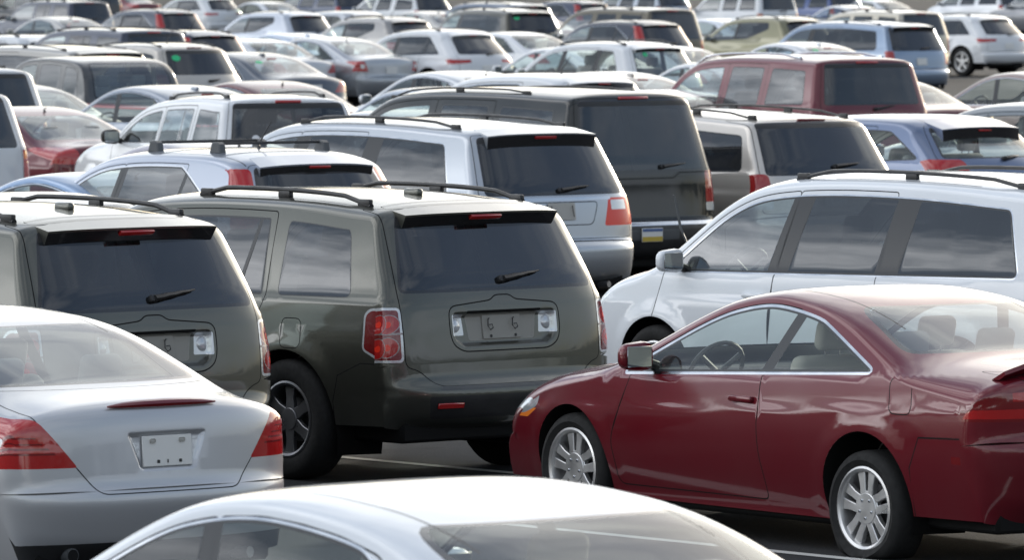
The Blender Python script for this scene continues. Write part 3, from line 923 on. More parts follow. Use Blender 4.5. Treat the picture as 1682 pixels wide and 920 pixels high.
def sedan(name, L, W, H, wb, ro, belt=(.955, .90), deck=(.20, 1.03, .62, 1.065), rt=(1.42, .075), wr=.325, nose=None, **o):
    """three-box car. deck: (x edge, z edge, x glass base, z glass base); rt: roof rear x and drop below H"""
    xw, xc = o.pop('xw', L-2.05), o.pop('xc', L-1.22)
    zc = o.pop('zc', belt[1]+.05); zn = zc-.22; zh = zc-.09
    xd, zd, xg, zg = deck; xr, dr = rt
    zbp = o.pop('zbp', .64)
    tail = o.pop('tail', None) or [(.16,.21,.05,.05,2.2), (.05,.30,.06,.24,2.5), (.0,.48,.10,.30,2.6), (.0,zbp-.02,.05,.30,2.6), (.035,zbp+.03,.04,.27,2.6),
            (xd*.45,zd-.07,.12,.24,2.6), (xd,zd,.07,.20,2.5), (xg,zg,.16,.13,2.6)]
    out = tail+[(xr,H-dr,.30,.085,3.0), ((xr+xw)/2-.05,H,.5,.07,3.1), (xw-.35,H-.012,.3,.07,3.1), (xw,H-.06,.3,.10,2.6), (xc,zc,.2,.13,2.6), (xc+(L-xc)*.55,zh,.3,.15,2.4),
            (L-.16,zn,.25,.32,2.2), (L-.02,zn-.20,.15,.42,2.2), (L-.04,.36,.1,.34,2.2), (L-.2,.19,.05,.05,2.2)]
    gy = o.pop('gy', (.66, .53))
    if 'roofE' in o:
        rE, rp = o.pop('roofE'); out = [q if not (q[1] > H-.1) else (q[0],q[1],q[2],rE,rp) for q in out]
    def rows(sh): pass
    sp = dict(name=name, L=L, W=W, H=H, wb=wb, ro=ro, wr=wr, arch=wr+.05, rimr=o.pop('rimr', wr*.66), outline=out,
              belt=((0, belt[0]), (L*.8, belt[1])), tumble=o.pop('tumble', .34), tcurve=o.pop('tcurve',.12), screen=(zc+.04, H-.10, .68*W/1.8, .55*W/1.8),
              rear_win=dict(rows=[(-gy[0],zg+.025,.05),(gy[0],zg+.025,.05),(gy[1],H-dr-.03,.08),(-gy[1],H-dr-.03,.08)], mat=o.pop('rglass','glass_tint'), trim=.03),
              gate='trunk_lid', gate_poly=lambda c, q=(xg, zbp): c['Rz']([(-gy[0]*.97,q[1]-.03),(gy[0]*.97,q[1]-.03),(gy[0]*.97,zd-.02),(gy[0]*.99,zg-.004),(-gy[0]*.99,zg-.004),(-gy[0]*.97,zd-.02)], .04),
              mirror=(xc-.36, belt[1]+.06), handles=o.pop('handles', [xr+.05, xr+1.0]), xfront=o.pop('xf_seat', xc-1.52), xdash=xc-.10, rear_seats=o.pop('rear_seats', [xr-.20]), zseat=.46,
              detail=detail, opts=o.pop('opts', {}), bump_r=o.pop('bump_r', (zbp, ro-.40)), sill=.25, floor=.20, sillz=.18)
    sp['dlo'] = o.pop('dlo', None) or [dict(rear=(xg+.42, xr+.10), chrome=.010, mats=['glass_clear'], pillars=[(xr+.87, xr+.95, .10)], margin=.025, rt=.25, r=.06)]
    sp['doors'] = o.pop('doors', None) or [(ro+.42, xg+.36, xr+.05, xr+.87, xr+.85, xr+.93), (xr+.85, xr+.87, xr+.93, xc-.14, xc-.06, None)]
    for k in list(o): sp[k] = o.pop(k)
    return sp

def tail_suv(z0, zb, zgb, xg, zr, xr, bump=.07, E=.19, p=3.2, xt=.09):
    """tail outline of an SUV: bumper to z0, tailgate to the glass base zgb, glass to roof edge"""
    return [(.18,.32,.05,.05,2.2), (.05,.38,.06,.22,2.5), (.0,.50,.08,.26,2.7), (.0,z0-.05,.05,.26,2.7), (bump,z0,.04,E+.03,p-.1),
            (xt,(z0+zgb)/2,.2,E+.01,p), (xg,zgb,.16,E,p), (xr,zr,.09,E-.05,p-.2), (xr+.10,zr+.035,.12,.11,2.8)]

SPECS = {}
# the olive full-height SUVs of the front row
def pilot_extra(ctx):
    sp, sh, pt, lod = ctx['sp'], ctx['sh'], ctx['pt'], ctx['lod']
    rib, Rz, side = ctx['rib'], ctx['Rz'], ctx['side']
    g = 'tailgate'
    # reversing lamps either side of the plate hollow
    for sg, sf in ((1,'L'), (-1,'R')):
        rib('reversing_light_'+sf, 'lens_clear', Rz([(sg*.425,.895),(sg*.305,.895),(sg*.318,1.025),(sg*.425,1.025)], .012), parent=g)
        M = frame(*sh.pt(sh.R(.96), sg*.375))
        bm = lathe_bm([(.001,.012),(.03,.010),(.042,.004),(.046,-.004)], 20); pt.bm('reversing_light_'+sf, bm, 'lens_clear', None, g, M)
        # the four round lamps behind each tail lens
        for q, z in ((.965,1.0),(.80,.99),(.965,.85),(.80,.85)):
            ctx['disc_r']('tail_light_'+sf, 'lens_bright' , sh.R(z), q*sg, .020, .020)
            ctx['disc_r']('tail_light_'+sf, 'lens_red', sh.R(z), q*sg, .058, .060)
            ctx['disc_r']('tail_light_'+sf, 'lens_smoke', sh.R(z), q*sg, .063, .065)
        rib('tail_light_'+sf, 'lens_smoke', Rz([(sg*.80,.918),(sg*9,.918),(sg*9,.93),(sg*.80,.93)], .002))
        rib('tail_light_'+sf, 'lens_deep', Rz([(sg*.815,.765),(sg*9,.765),(sg*9,1.065),(sg*.815,1.065)], .02))
    side('tail_light', 'lens_deep', round_path([(-.2,.765,.01),(.17,.765,.02),(.33,.828,.02),(.34,1.03,.03),(.30,1.06,.03),(-.2,1.068,.01)], True, 4))
    ctx['seam_r'](Rz([(-.45,.865,.10),(-.36,.80,.06),(.36,.80,.06),(.45,.865,.10),(.445,1.075,.06),(.10,1.105,.03),(.06,1.135,.03),(-.06,1.135,.03),(-.10,1.105,.03),(-.445,1.075,.06)], .04), .008, g)
    rib(g, 'seam', Rz([(-.30,1.028),(.30,1.028),(.30,1.045),(-.30,1.045)], .006))
    rib(g, 'plate_panel', Rz([(-.265,.862,.02),(.265,.862,.02),(.29,1.02,.01),(-.29,1.02,.01)]))
    M = plate(ctx, .945, 'plate', .31, .152, 'plate_panel', .004, parent=g)
    # loose wire ties and screw holes left by the missing plate
    for y in (-.10, .10):
        pt.bm('plate', tube_bm([(y,.008,.05),(y+.02,.02,.04),(y+.025,.022,.0),(y+.005,.02,-.022),(y-.018,.02,-.01),(y-.012,.02,.012),(y+.01,.02,.01)], .0035, 6), 'black_plastic', None, g, M)
        pt.bm('plate', box_bm(.018,.012,.018,(y-.01,.004,-.058),.004,1), 'black_plastic', None, g, M)
    # dark valance strip, bumper step pad and corner reflectors
    rib('rear_bumper', 'black_plastic', Rz([(-.62,.40),(.62,.40),(.66,.54),(-.66,.54)], .03))
    rib('rear_bumper', 'grey_plastic', Rz([(-.57,.575),(.57,.575),(.57,.60),(-.57,.60)], .006))
def pilot_dents(sh):
    def Rz(rows, r):
        q = densify(round_path([(a, b, r) for a, b in rows], True, 5), .02); return np.stack([[sh.R(z) for z in q[:,1]], q[:,0]], 1)
    return [(Rz([(-.42,.875),(-.34,.82),(.34,.82),(.42,.875),(.42,1.04),(-.42,1.04)], .04), .045, .035)]
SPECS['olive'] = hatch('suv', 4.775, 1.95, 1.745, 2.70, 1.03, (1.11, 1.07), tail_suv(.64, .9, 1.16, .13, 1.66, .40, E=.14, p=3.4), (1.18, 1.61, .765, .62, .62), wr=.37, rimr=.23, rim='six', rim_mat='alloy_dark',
    dents=pilot_dents, zc=1.14, xc=3.72, xw=2.98, tumble=.24,
    dlo=[dict(rear=(.50,.62), front=(1.17,1.21), chrome=0, mats=['glass_dark'], margin=.06, r=.06, rt=.08, rf=.06, rfb=.05, trim=.006),
         dict(rear=(1.31,1.37), chrome=0, mats=['glass_tint','glass_dark','glass_dark'], margin=.055, pillars=[(2.36,2.32,.11),(1.55,1.46,.03)], r=.02, rt=.02)],
    doors=[(1.46,1.27,1.33,2.36,2.38,2.34),(2.38,2.36,2.34,3.50,3.58,None)], handles=[1.55,2.55], hdrop=.14, gate_poly=lambda c: c['Rz']([(-.58,.60,.06),(.58,.60,.06),(.70,.70,.06),(.79,.72,.05),(.80,1.16,.1),(.71,1.66,.05),(-.71,1.66,.05),(-.80,1.16,.1),(-.79,.72,.05),(-.70,.70,.06)], .05),
    bump_r=(.74, .58), bump_poly=[(-.3,0),(-.3,.74),(.12,.74),(.36,.74),(.56,.66),(.60,.5),(.62,0)],
    opts=dict(extra=pilot_extra, fuel=(.98,.90,.17,.18), lights=[
        dict(mat='lens_clear', rear=[(.80,.75),(9,.75),(9,1.08),(.80,1.08)], side=[(-.2,.75),(.18,.75),(.345,.82),(.355,1.04),(.31,1.075),(-.2,1.085)], r=.03)],
        spoiler=dict(z_root=1.64, depth=.13, w_root=.60, w_tip=.62, thick=.085, lamp=(.25,.034)), wiper=(-.02,-.34,1.22,.04),
        rails=[dict(x0=.62, x1=2.25, y=.62, h=.045, rad=.019, posts=3)], fin=.95, reflectors=[(.50,.475,.19,.035),(-.50,.475,.19,.035)], zlamp=.85))
# silver minivan, and the white one
def van(name, **k):
    o = dict(wr=.335, rim='seven', zc=1.10, xc=4.22, xw=3.42, tumble=.25, zn=.84,
        dlo=[dict(rear=(.58,.76), chrome=.010, mats=['glass_tint','glass_dark','glass_dark'], margin=.05, r=.06, rt=.06, pillars=[(2.86,2.74,.20),(1.80,1.72,.22)])],
        doors=[(1.90,1.88,1.85,2.88,2.90,2.80),(2.90,2.88,2.80,4.02,4.12,None)], handles=[2.02,3.05], hdrop=.13, bump_r=(.70,.62), rear_seats=[2.25,1.2])
    o.update(k)
    H = o.pop('H', 1.75)
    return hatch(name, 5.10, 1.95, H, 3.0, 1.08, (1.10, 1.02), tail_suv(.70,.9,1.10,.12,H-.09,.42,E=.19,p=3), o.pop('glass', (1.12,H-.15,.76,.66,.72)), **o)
def van_lights(): return [dict(mat='lens_clear', rear=[(.60,.965),(.80,.965),(.79,1.05),(.60,1.05)], r=.012),
        dict(mat='lens_bright', rear=[(.50,.825),(9,.825),(9,1.07),(.575,1.07)], side=[(-.2,.825),(.10,.825),(.24,.98),(.26,1.07),(-.2,1.07)], r=.03)]
def van_extra(ctx):
    rib, Rz = ctx['rib'], ctx['Rz']
    rib('tailgate', 'chrome', Rz([(-.60,1.055),(.60,1.055),(.605,1.085),(-.605,1.085)], .008))
    for sg in (1,-1):
        M = frame(*ctx['sh'].pt(ctx['sh'].R(.955), sg*.12))
        ctx['pt'].bm('plate', tube_bm([(0,.02,.05),(.01,.03,.03),(.0,.03,-.05)], .004, 6), 'black_plastic', 'license_plate', 'tailgate', M)
    ctx['seam_r'](Rz([(-.36,.84),(.36,.84),(.44,1.04),(-.44,1.04)], .05), .008, 'tailgate')
VO = dict(extra=van_extra, lights=van_lights(), spoiler=dict(z_root=1.645, depth=.12, w_root=.58, w_tip=.62, thick=.115, lamp=(.24,.026)), wiper=(-.02,-.36,1.14,.03),
        rails=[dict(x0=.75, x1=3.0, y=.60, h=.045, rad=.017, posts=3)], plate=(.955,'plate_grey'), zlamp=.78)
SPECS['minivan'] = van('minivan', opts=VO)
# compact crossover with tall tail lamps and rounded quarter glass
def crossover(name, H=1.66, rails=True, crossbars=False, chrome=.010, tall=True, plate_z=.80, **k):
    li = [dict(mat='lens_red', rear=[(.70,.98),(9,.98),(9,1.52),(.58,1.52)] if tall else [(.58,.86),(9,.86),(9,1.08),(.64,1.08)], side=[(-.2,.98),(.16,.98),(.22,1.10),(.47,1.54),(-.2,1.54)] if tall else [(-.2,.84),(.18,.84),(.30,.98),(.26,1.08),(-.2,1.08)], r=.04)]
    op = dict(lights=li, spoiler=dict(z_root=H-.10, depth=.09, w_root=.50, w_tip=.54, thick=.065, lamp=(.20,.02)), wiper=(-.05,-.28,1.09,.03), plate=(plate_z,), antenna=(1.3,0,.22,-.18), zlamp=.80)
    if rails: op['rails'] = [dict(x0=.70, x1=2.5, y=.56, h=.035, rad=.013, posts=2)]
    if crossbars: op['bars'] = [(1.15,.50,.05),(2.05,.50,.05)]
    op.update(k.pop('opts', {}))
    o = dict(wr=.35, xc=3.5, xw=2.72, zc=1.10, tumble=.27, rim='seven',
        dlo=[dict(rear=(.60,1.30), chrome=chrome, mats=['glass_tint','glass_dark','glass_dark'], margin=.04, r=.06, rt=.45, pillars=[(2.24,2.16,.11),(1.32,1.22,.05)])],
        doors=[(1.42,1.32,1.24,2.24,2.26,2.16),(2.26,2.24,2.16,3.3,3.4,None)], handles=[1.48,2.42])
    o.update(k)
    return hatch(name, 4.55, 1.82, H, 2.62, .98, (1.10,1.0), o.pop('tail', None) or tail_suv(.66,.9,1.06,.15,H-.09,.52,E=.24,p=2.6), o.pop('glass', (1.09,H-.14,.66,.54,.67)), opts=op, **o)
SPECS['crossover'] = crossover('suv')
SPECS['crossbar_suv'] = crossover('suv', crossbars=True, rails=False)
# long square-tailed SUVs
def fullsize(name, L=5.15, H=1.94, W=2.0, rails=True, pill='body', **k):
    wb = k.pop('wb', 2.95); ro = k.pop('ro', 1.16)
    op = dict(lights=[dict(mat='lens_orange', rear=[(.80,1.04),(9,1.04),(9,1.12),(.80,1.12)], side=[(-.2,1.04),(.10,1.04),(.10,1.12),(-.2,1.12)]), dict(mat='lens_red', rear=[(.79,.76),(9,.76),(9,1.14),(.79,1.14)], side=[(-.2,.76),(.11,.76),(.11,1.14),(-.2,1.14)])],
        brake=dict(z=H-.095, w=.34, h=.028, off=.004), wiper=(-.02,-.34,1.20,.05), plate=(.90,), zlamp=.88, hl=.11)
    if rails: op['rails'] = [dict(x0=1.0, x1=3.1, y=.64, h=.05, rad=.016, posts=3)]
    op.update(k.pop('opts', {}))
    a = L-2.85       # B pillar
    o = dict(wr=.385, rimr=.235, rim='five', xc=L-1.28, xw=L-1.98, zc=1.22, zn=1.05, zh=1.16, tumble=.20, flare=.024, tr=.05,
        dlo=[dict(rear=(.42,.50), front=(a-1.0,a-1.02), chrome=0, mats=['glass_dark'], margin=.06, r=.05, rt=.06, rf=.05, rfb=.05),
             dict(rear=(a-.84,a-.86), front=(a-.10,a-.14), chrome=0, mats=['glass_dark'], margin=.06, r=.04, rt=.05, rf=.05, rfb=.05),
             dict(rear=(a+.06,a+.02), chrome=0, mats=['glass_tint'], margin=.06, r=.04, rt=.05)],
        doors=[(a-.88,a-.92,a-.94,a-.02,a-.02,a-.07),(a-.02,a-.02,a-.07,L-1.45,L-1.38,None)], handles=[a-.78,a+.12], hdrop=.12, bump_r=(.70,.70), bump_mat='paint', rear_seats=[x for x in (a-.95,a-1.8) if x > .95])
    o.update(k)
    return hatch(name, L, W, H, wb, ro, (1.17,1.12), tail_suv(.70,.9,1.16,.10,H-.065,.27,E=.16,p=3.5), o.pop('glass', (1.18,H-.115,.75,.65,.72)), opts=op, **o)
SPECS['fullsize'] = fullsize('suv')
def black_extra(ctx):
    rib, Rz, sh, pt = ctx['rib'], ctx['Rz'], ctx['sh'], ctx['pt']; g = 'tailgate'
    # hinged glass with a dropped handle strip, the seam below it, and a step bumper with its plate
    rib(g, 'black_gloss', Rz([(-.34,1.115),(.34,1.115),(.42,1.165),(.42,1.18),(-.42,1.18),(-.42,1.165)], .02))
    rib(g, 'grey_plastic', Rz([(-.30,1.14),(.30,1.14),(.30,1.165),(-.30,1.165)], .008))
    ctx['seam_r'](Rz([(-.85,1.15),(-.45,1.15),(-.36,1.10),(.36,1.10),(.45,1.15),(.85,1.15),(.85,1.145),(.45,1.145),(.36,1.094),(-.36,1.094),(-.45,1.145),(-.85,1.145)], .005), .004, g)
    rib('rear_bumper', 'chrome', Rz([(-9,.655),(9,.655),(9,.69),(-9,.69)], .003))
    rib('rear_bumper', 'grey_plastic', Rz([(-.36,.52),(.36,.52),(.36,.62),(-.36,.62)], .02))
    M = plate(ctx, .565, 'plate', .26, .13, 'plate_white', .012)
    pt.bm('plate', box_bm(.25,.004,.028,(0,.004,.046),.001,1), 'plate_blue', None, None, M); pt.bm('plate', box_bm(.25,.004,.045,(0,.004,-.038),.001,1), 'plate_yellow', None, None, M)
    rib('rear_bumper', 'chrome', Rz([(-.36,.545),(-.22,.545),(-.22,.575),(-.36,.575)], .01))
SPECS['black_suv'] = fullsize('suv', bump_mat='black_plastic', opts=dict(extra=black_extra, rails=[dict(x0=1.0, x1=3.1, y=.64, h=.03, rad=.012, posts=3)], plate=None, brake=dict(z=1.85, w=.36, h=.028, off=.004), wiper=(-.22,-.52,1.20,.03),
    lights=[dict(mat='lens_clear', rear=[(.79,.78),(9,.78),(9,.86),(.79,.86)], side=[(-.2,.78),(.11,.78),(.11,.86),(-.2,.86)]), dict(mat='lens_red', rear=[(.79,.86),(9,.86),(9,1.16),(.79,1.16)], side=[(-.2,.86),(.11,.86),(.11,1.16),(-.2,1.16)])]))

# the silver sedan of the front row
def accord_extra(ctx):
    sp, sh, pt = ctx['sp'], ctx['sh'], ctx['pt']; rib, Rz, side = ctx['rib'], ctx['Rz'], ctx['side']; g = 'trunk_lid'
    for sg, sf in ((1,'L'), (-1,'R')):
        for z0, z1, y in ((.765,.775,.64),(.79,.80,.67),(.815,.823,.70),(.845,.852,.73)):
            rib('tail_light_'+sf, 'lens_deep', Rz([(sg*y,z0),(sg*.9,z0),(sg*.9,z1),(sg*(y+.01),z1)], .002))
    rib(g, 'lens_clear', Rz([(-.162,.71),(-.180,.71),(-.232,.825),(-.162,.825)], .012)); rib(g, 'lens_clear', Rz([(.162,.73),(.176,.73),(.205,.81),(.162,.81)], .012))
    M = plate(ctx, .76, 'plate', .305, .152, 'plate_white', .008, parent=g)
    for y in (-.09,.09):
        pt.bm('plate', box_bm(.035,.006,.022,(y,.006,.05),.008,2), 'plate_grey', None, g, M)
        pt.bm('plate', box_bm(.018,.004,.016,(y*.75-.01,.006,-.052),.002,1), 'black_plastic', None, g, M)
    pt.bm('plate', box_bm(.008,.004,.018,(0,.006,-.052),.002,1), 'black_plastic', None, g, M)
    P = []
    for i in range(9):
        y = -.33+.66*i/8; p, n = sh.pt(sh.R(.985), y); P.append(p+n*.012)
    pt.bm('brake_light', tube_bm(P, [.006,.016,.021,.023,.024,.023,.021,.016,.006], 8, .9), 'lens_deep', 'brake_light')
    bm = tube_bm([(.09,.55,.27),(.30,.55,.27)], .036, 16); pt.bm('exhaust', bm, 'grey_plastic', 'exhaust_pipe')
    pt.bm('exhaust', tube_bm([(.085,.55,.27),(.09,.55,.27)], .03, 16), 'underbody')
    rib('rear_bumper', 'black_plastic', Rz([(-9,.20),(9,.20),(9,.325),(-9,.325)], .004))
def accord_dents(sh):
    def Rz(rows, r):
        q = densify(round_path([(a, b, r) for a, b in rows], True, 5), .02); return np.stack([[sh.R(z) for z in q[:,1]], q[:,0]], 1)
    return [(Rz([(-.17,.66),(.17,.66),(.25,.86),(-.25,.86)], .03), .018, .03)]
def sedan_lights(z0=.73, z1=.95, yi=.50, xo=.24): 
    return [dict(mat='lens_red', rear=[(yi,z0),(9,z0),(9,z1),(yi+.20,z1)], side=[(-.2,z0),(xo,z0+.03),(xo*.4,z1-.02),(-.2,z1)], r=.02)]
SPECS['silver_sedan'] = sedan('sedan', 4.81, 1.82, 1.40, 2.74, 1.06, deck=(.13,1.015,.56,1.05), rt=(1.36,.055), zbp=.58, dents=accord_dents,
    gate_poly=lambda c: c['Rz']([(-.42,.565,.05),(.42,.565,.05),(.74,.93,.06),(.68,1.05,.02),(-.68,1.05,.02),(-.74,.93,.06)], .04), bump_poly=[(-.3,0),(-.3,.695),(.22,.695),(.52,.60),(.60,0)], fin=1.52,
    opts=dict(extra=accord_extra, lights=sedan_lights(.70,.94,.53)))
SPECS['sedan'] = sedan('sedan', 4.80, 1.80, 1.45, 2.72, 1.06, opts=dict(lights=sedan_lights(.74,.95,.46), plate=(.80,), brake=dict(z=1.33, w=.2, h=.02), fin=1.6, recess=(.26,.71,.88)))
# the dark red coupe
def coupe_extra(ctx):
    sp, sh, pt = ctx['sp'], ctx['sh'], ctx['pt']; rib, Rz, side = ctx['rib'], ctx['Rz'], ctx['side']
    for z0, z1, y in ((.785,.84,9),(.875,.93,.66)):
        for sf, sg in (('L',1),('R',-1)): rib('tail_light_'+sf, 'lens_red', Rz([(sg*.44,z0),(sg*y,z0),(sg*y,z1-.01),(sg*.44,z1)], .004))
    # lip spoiler on the boot
    V = []; n = 10
    for i in range(n+1):
        y = -.68+1.36*i/n
        p, nn = sh.pt(sh.T(.24), y); q, nn = sh.pt(sh.R(1.03), y); k = 1-abs(y/.70)**6*.3
        V += [(p[0],p[1],p[2]+.002),(q[0]-.02,q[1],q[2]+.075*k),(q[0]-.03,q[1],q[2]+.05*k),(q[0]+.02,q[1],q[2]+.01)]
    F = []
    for i in range(n):
        b = 4*i; F += [(b+4,b+5,b+1,b),(b+5,b+6,b+2,b+1),(b+6,b+7,b+3,b+2)]
    pt.add('spoiler', V, F+[(0,1,2,3),(4*n+3,4*n+2,4*n+1,4*n)], 'paint', None, 'spoiler')
    ctx['seam_s'](np.array([(.06,.685),(.62,.665),(.62,.667),(.06,.687)]), .006)
SPECS['coupe'] = sedan('coupe', 4.745, 1.785, 1.39, 2.67, 1.08, belt=(1.015,.83), deck=(.10,1.03,.80,1.07), rt=(1.50,.06), xf_seat=2.14, xw=2.62, xc=3.50, wr=.312, rimr=.222, rim='split', tw=.20, inset=.02, zbp=.66, tf=.17, flare=.008, shoulder=.022, mirror=(3.02,.93), zc=.95,
    flat={0:.052}, tumble=.38, gy=(.66,.55), rglass='glass_tint', dlo=[dict(rear=(1.06,1.58), chrome=.015, mats=['glass_clear'], pillars=[(1.98,1.82,.085)], margin=.03, rt=.30, r=.05)],
    doors=[(1.95,1.99,1.83,3.20,3.34,None)], handles=[2.13], hdrop=.12, cloth='cloth_beige', rear_seats=[1.55], bump_poly=[(-.3,0),(-.3,.68),(.10,.68),(.62,.665),(.70,.5),(.72,0)],
    gate_poly=lambda c: c['Rz']([(-.50,.66),(.50,.66),(.56,.97),(.62,1.015),(-.62,1.015),(-.56,.97)], .04),
    opts=dict(extra=coupe_extra, lights=[dict(mat='lens_deep', rear=[(.42,.77),(9,.77),(9,.865),(.64,.965),(.42,.965)], side=[(-.2,.77),(.30,.77),(.34,.82),(.30,.87),(-.2,.87)], r=.02)], fuel=(.78,.875,.17,.19), marker=(.30,.56,.14,.04),
        mould=None, zlamp=.66, amber=True, plate=(.75,), xlamp=.66, hl=.065))

# curvy crossovers with thick rear pillars
def flat_lights(z0=.90, z1=1.0, yi=.42, xo=.50):
    return [dict(mat='lens_red', rear=[(yi,z0+.03),(9,z0),(9,z1),(yi,z1)], side=[(-.2,z0),(xo*.6,z0+.01),(xo,z1-.01),(-.2,z1)], r=.02)]
SPECS['sport_suv'] = crossover('suv', H=1.63, rails=True, tall=False, chrome=0, tail=tail_suv(.66,.9,1.10,.17,1.53,.68,E=.28,p=2.4), glass=(1.12,1.47,.62,.52,.67), wr=.385, rim='five',
    dlo=[dict(rear=(.70,1.12), chrome=0, mats=['glass_tint','glass_dark','glass_dark'], margin=.05, r=.06, rt=.40, pillars=[(2.24,2.16,.11),(1.22,1.16,.03)])],
    opts=dict(lights=flat_lights(), rails=[dict(x0=1.0, x1=2.5, y=.55, h=.04, rad=.015, posts=2)], antenna=None))
SPECS['swoop_suv'] = crossover('suv', H=1.67, rails=False, tall=False, chrome=0, tail=tail_suv(.66,.9,1.08,.16,1.57,.58,E=.26,p=2.5), glass=(1.12,1.50,.64,.55,.67), wr=.37,
    dlo=[dict(rear=(1.02,1.05), kick=.25, low=[(1.75,1.10)], chrome=0, mats=['glass_tint','glass_dark','glass_dark'], margin=.05, r=.06, rt=.06, pillars=[(2.24,2.16,.10)])],
    opts=dict(lights=[dict(mat='lens_red', rear=[(.62,.86),(9,.86),(9,1.04),(.70,1.06)], side=[(-.2,.86),(.16,.88),(.30,1.02),(-.2,1.05)], r=.03)], rails=[dict(x0=.9, x1=2.5, y=.55, h=.04, rad=.015, posts=2)]))
SPECS['small_suv'] = crossover('suv', H=1.68, rails=True, tall=False, chrome=0, rglass='glass_tint', wr=.34,
    dlo=[dict(rear=(.62,.85), chrome=0, mats=['glass_clear'], margin=.05, r=.08, rt=.12, pillars=[(2.24,2.16,.12),(1.28,1.22,.12)])],
    opts=dict(lights=[dict(mat='lens_red', rear=[(.72,.80),(9,.80),(9,1.10),(.74,1.10)], side=[(-.2,.80),(.12,.80),(.16,1.10),(-.2,1.10)], r=.03)], sticker=(.35,1.46), rails=[dict(x0=.7, x1=2.5, y=.56, h=.05, rad=.018, posts=2)]))
SPECS['hatchback'] = crossover('hatchback', H=1.54, rails=False, tall=False, chrome=0, rglass='glass_clear', wr=.325, tail=tail_suv(.66,.9,1.10,.17,1.44,.62,E=.24,p=2.6), glass=(1.12,1.41,.68,.56,.67),
    dlo=[dict(rear=(.52,1.0), chrome=0, mats=['glass_clear','glass_clear','glass_clear'], margin=.05, r=.10, rt=.35, pillars=[(2.24,2.16,.11),(1.42,1.36,.10)])],
    opts=dict(lights=[dict(mat='lens_red', rear=[(.46,.95),(9,.95),(9,1.10),(.50,1.10)], side=[(-.2,.95),(.22,.96),(.32,1.08),(-.2,1.10)], r=.05)], spoiler=dict(z_root=1.43, depth=.20, w_root=.52, w_tip=.55, thick=.12, lamp=(.18,.02)), antenna=None))
SPECS['hatchback']['belt'] = ((0,1.09),(3.6,.94))
# boxy mid-size SUVs
SPECS['mid_suv'] = fullsize('suv', L=4.87, H=1.80, W=1.90, wb=2.87, ro=1.02, wr=.37, glass=(1.18,1.685,.70,.60,.72),
    dlo=[dict(rear=(.26,.40), front=(1.08,1.04), chrome=0, mats=['glass_dark'], margin=.05, r=.04, rt=.05, rf=.04, rfb=.04), dict(rear=(1.30,1.24), front=(2.02,1.96), chrome=0, mats=['glass_dark'], margin=.05, r=.04, rt=.04, rf=.04, rfb=.04, pillars=[(1.50,1.48,.02)]), dict(rear=(2.12,2.06), chrome=0, mats=['glass_tint'], margin=.05, r=.04, rt=.04)],
    doors=[(1.42,1.22,1.16,2.05,2.06,1.99),(2.06,2.05,1.99,3.34,3.42,None)], handles=[1.4,2.2], opts=dict(rails=[dict(x0=.7, x1=2.6, y=.60, h=.045, rad=.018, posts=3)], brake=dict(z=1.712, w=.30, h=.026, off=.004)))
SPECS['long_suv'] = fullsize('suv', L=5.10, H=1.90, wb=2.95, ro=1.18, glass=(1.28,1.785,.75,.66,.72))
SPECS['long_suv']['belt'] = ((0,1.25),(4.1,1.18))
SPECS['long_suv']['opts']['rails'] = [dict(x0=.8, x1=3.3, y=.66, h=.05, rad=.02, posts=2, mat='chrome')]
SPECS['square_van'] = van('minivan', H=1.69, glass=(1.10,1.575,.78,.68,.72), dlo=[dict(rear=(.45,.50), front=(1.55,1.50), chrome=0, mats=['glass_dark'], margin=.06, r=.07, rt=.07, rf=.07, rfb=.07), dict(rear=(1.82,1.78), front=(2.70,2.60), chrome=0, mats=['glass_dark'], margin=.06, r=.05, rt=.05, rf=.05, rfb=.05), dict(rear=(2.85,2.75), chrome=0, mats=['glass_tint'], margin=.06, r=.05, rt=.05)],
    opts=dict(lights=[dict(mat='lens_red', rear=[(.76,.84),(9,.84),(9,1.10),(.78,1.10)], side=[(-.2,.84),(.12,.84),(.15,.98),(.10,1.10),(-.2,1.10)], r=.04), dict(mat='lens_clear', rear=[(.76,.76),(9,.76),(9,.86),(.76,.86)], side=[(-.2,.76),(.12,.76),(.12,.86),(-.2,.86)], r=.02)],
        wiper=(-.05,-.38,1.15,.03), brake=dict(z=1.60, w=.36, h=.022, off=.004, mat='lens_deep'), rails=[dict(x0=.55, x1=3.1, y=.60, h=.05, rad=.014, posts=4)], plate=(.85,)))
SPECS['square_van']['dlo'][2]['mats'] = ['glass_tint']
SPECS['round_van'] = van('minivan', opts=dict(lights=[dict(mat='lens_red', rear=[(.74,.80),(9,.80),(9,1.10),(.76,1.10)], side=[(-.2,.80),(.10,.80),(.22,1.0),(.16,1.10),(-.2,1.10)], r=.03)], spoiler=VO['spoiler'], wiper=(-.05,-.34,1.14,.03), rails=[dict(x0=.75, x1=3.0, y=.60, h=.04, rad=.014, posts=3)], plate=(.86,), recess=(.36,.77,.97)),
    dlo=[dict(rear=(.58,.70), chrome=0, mats=['glass_tint','glass_dark','glass_dark'], margin=.06, r=.12, rt=.14, pillars=[(2.86,2.74,.16)])])
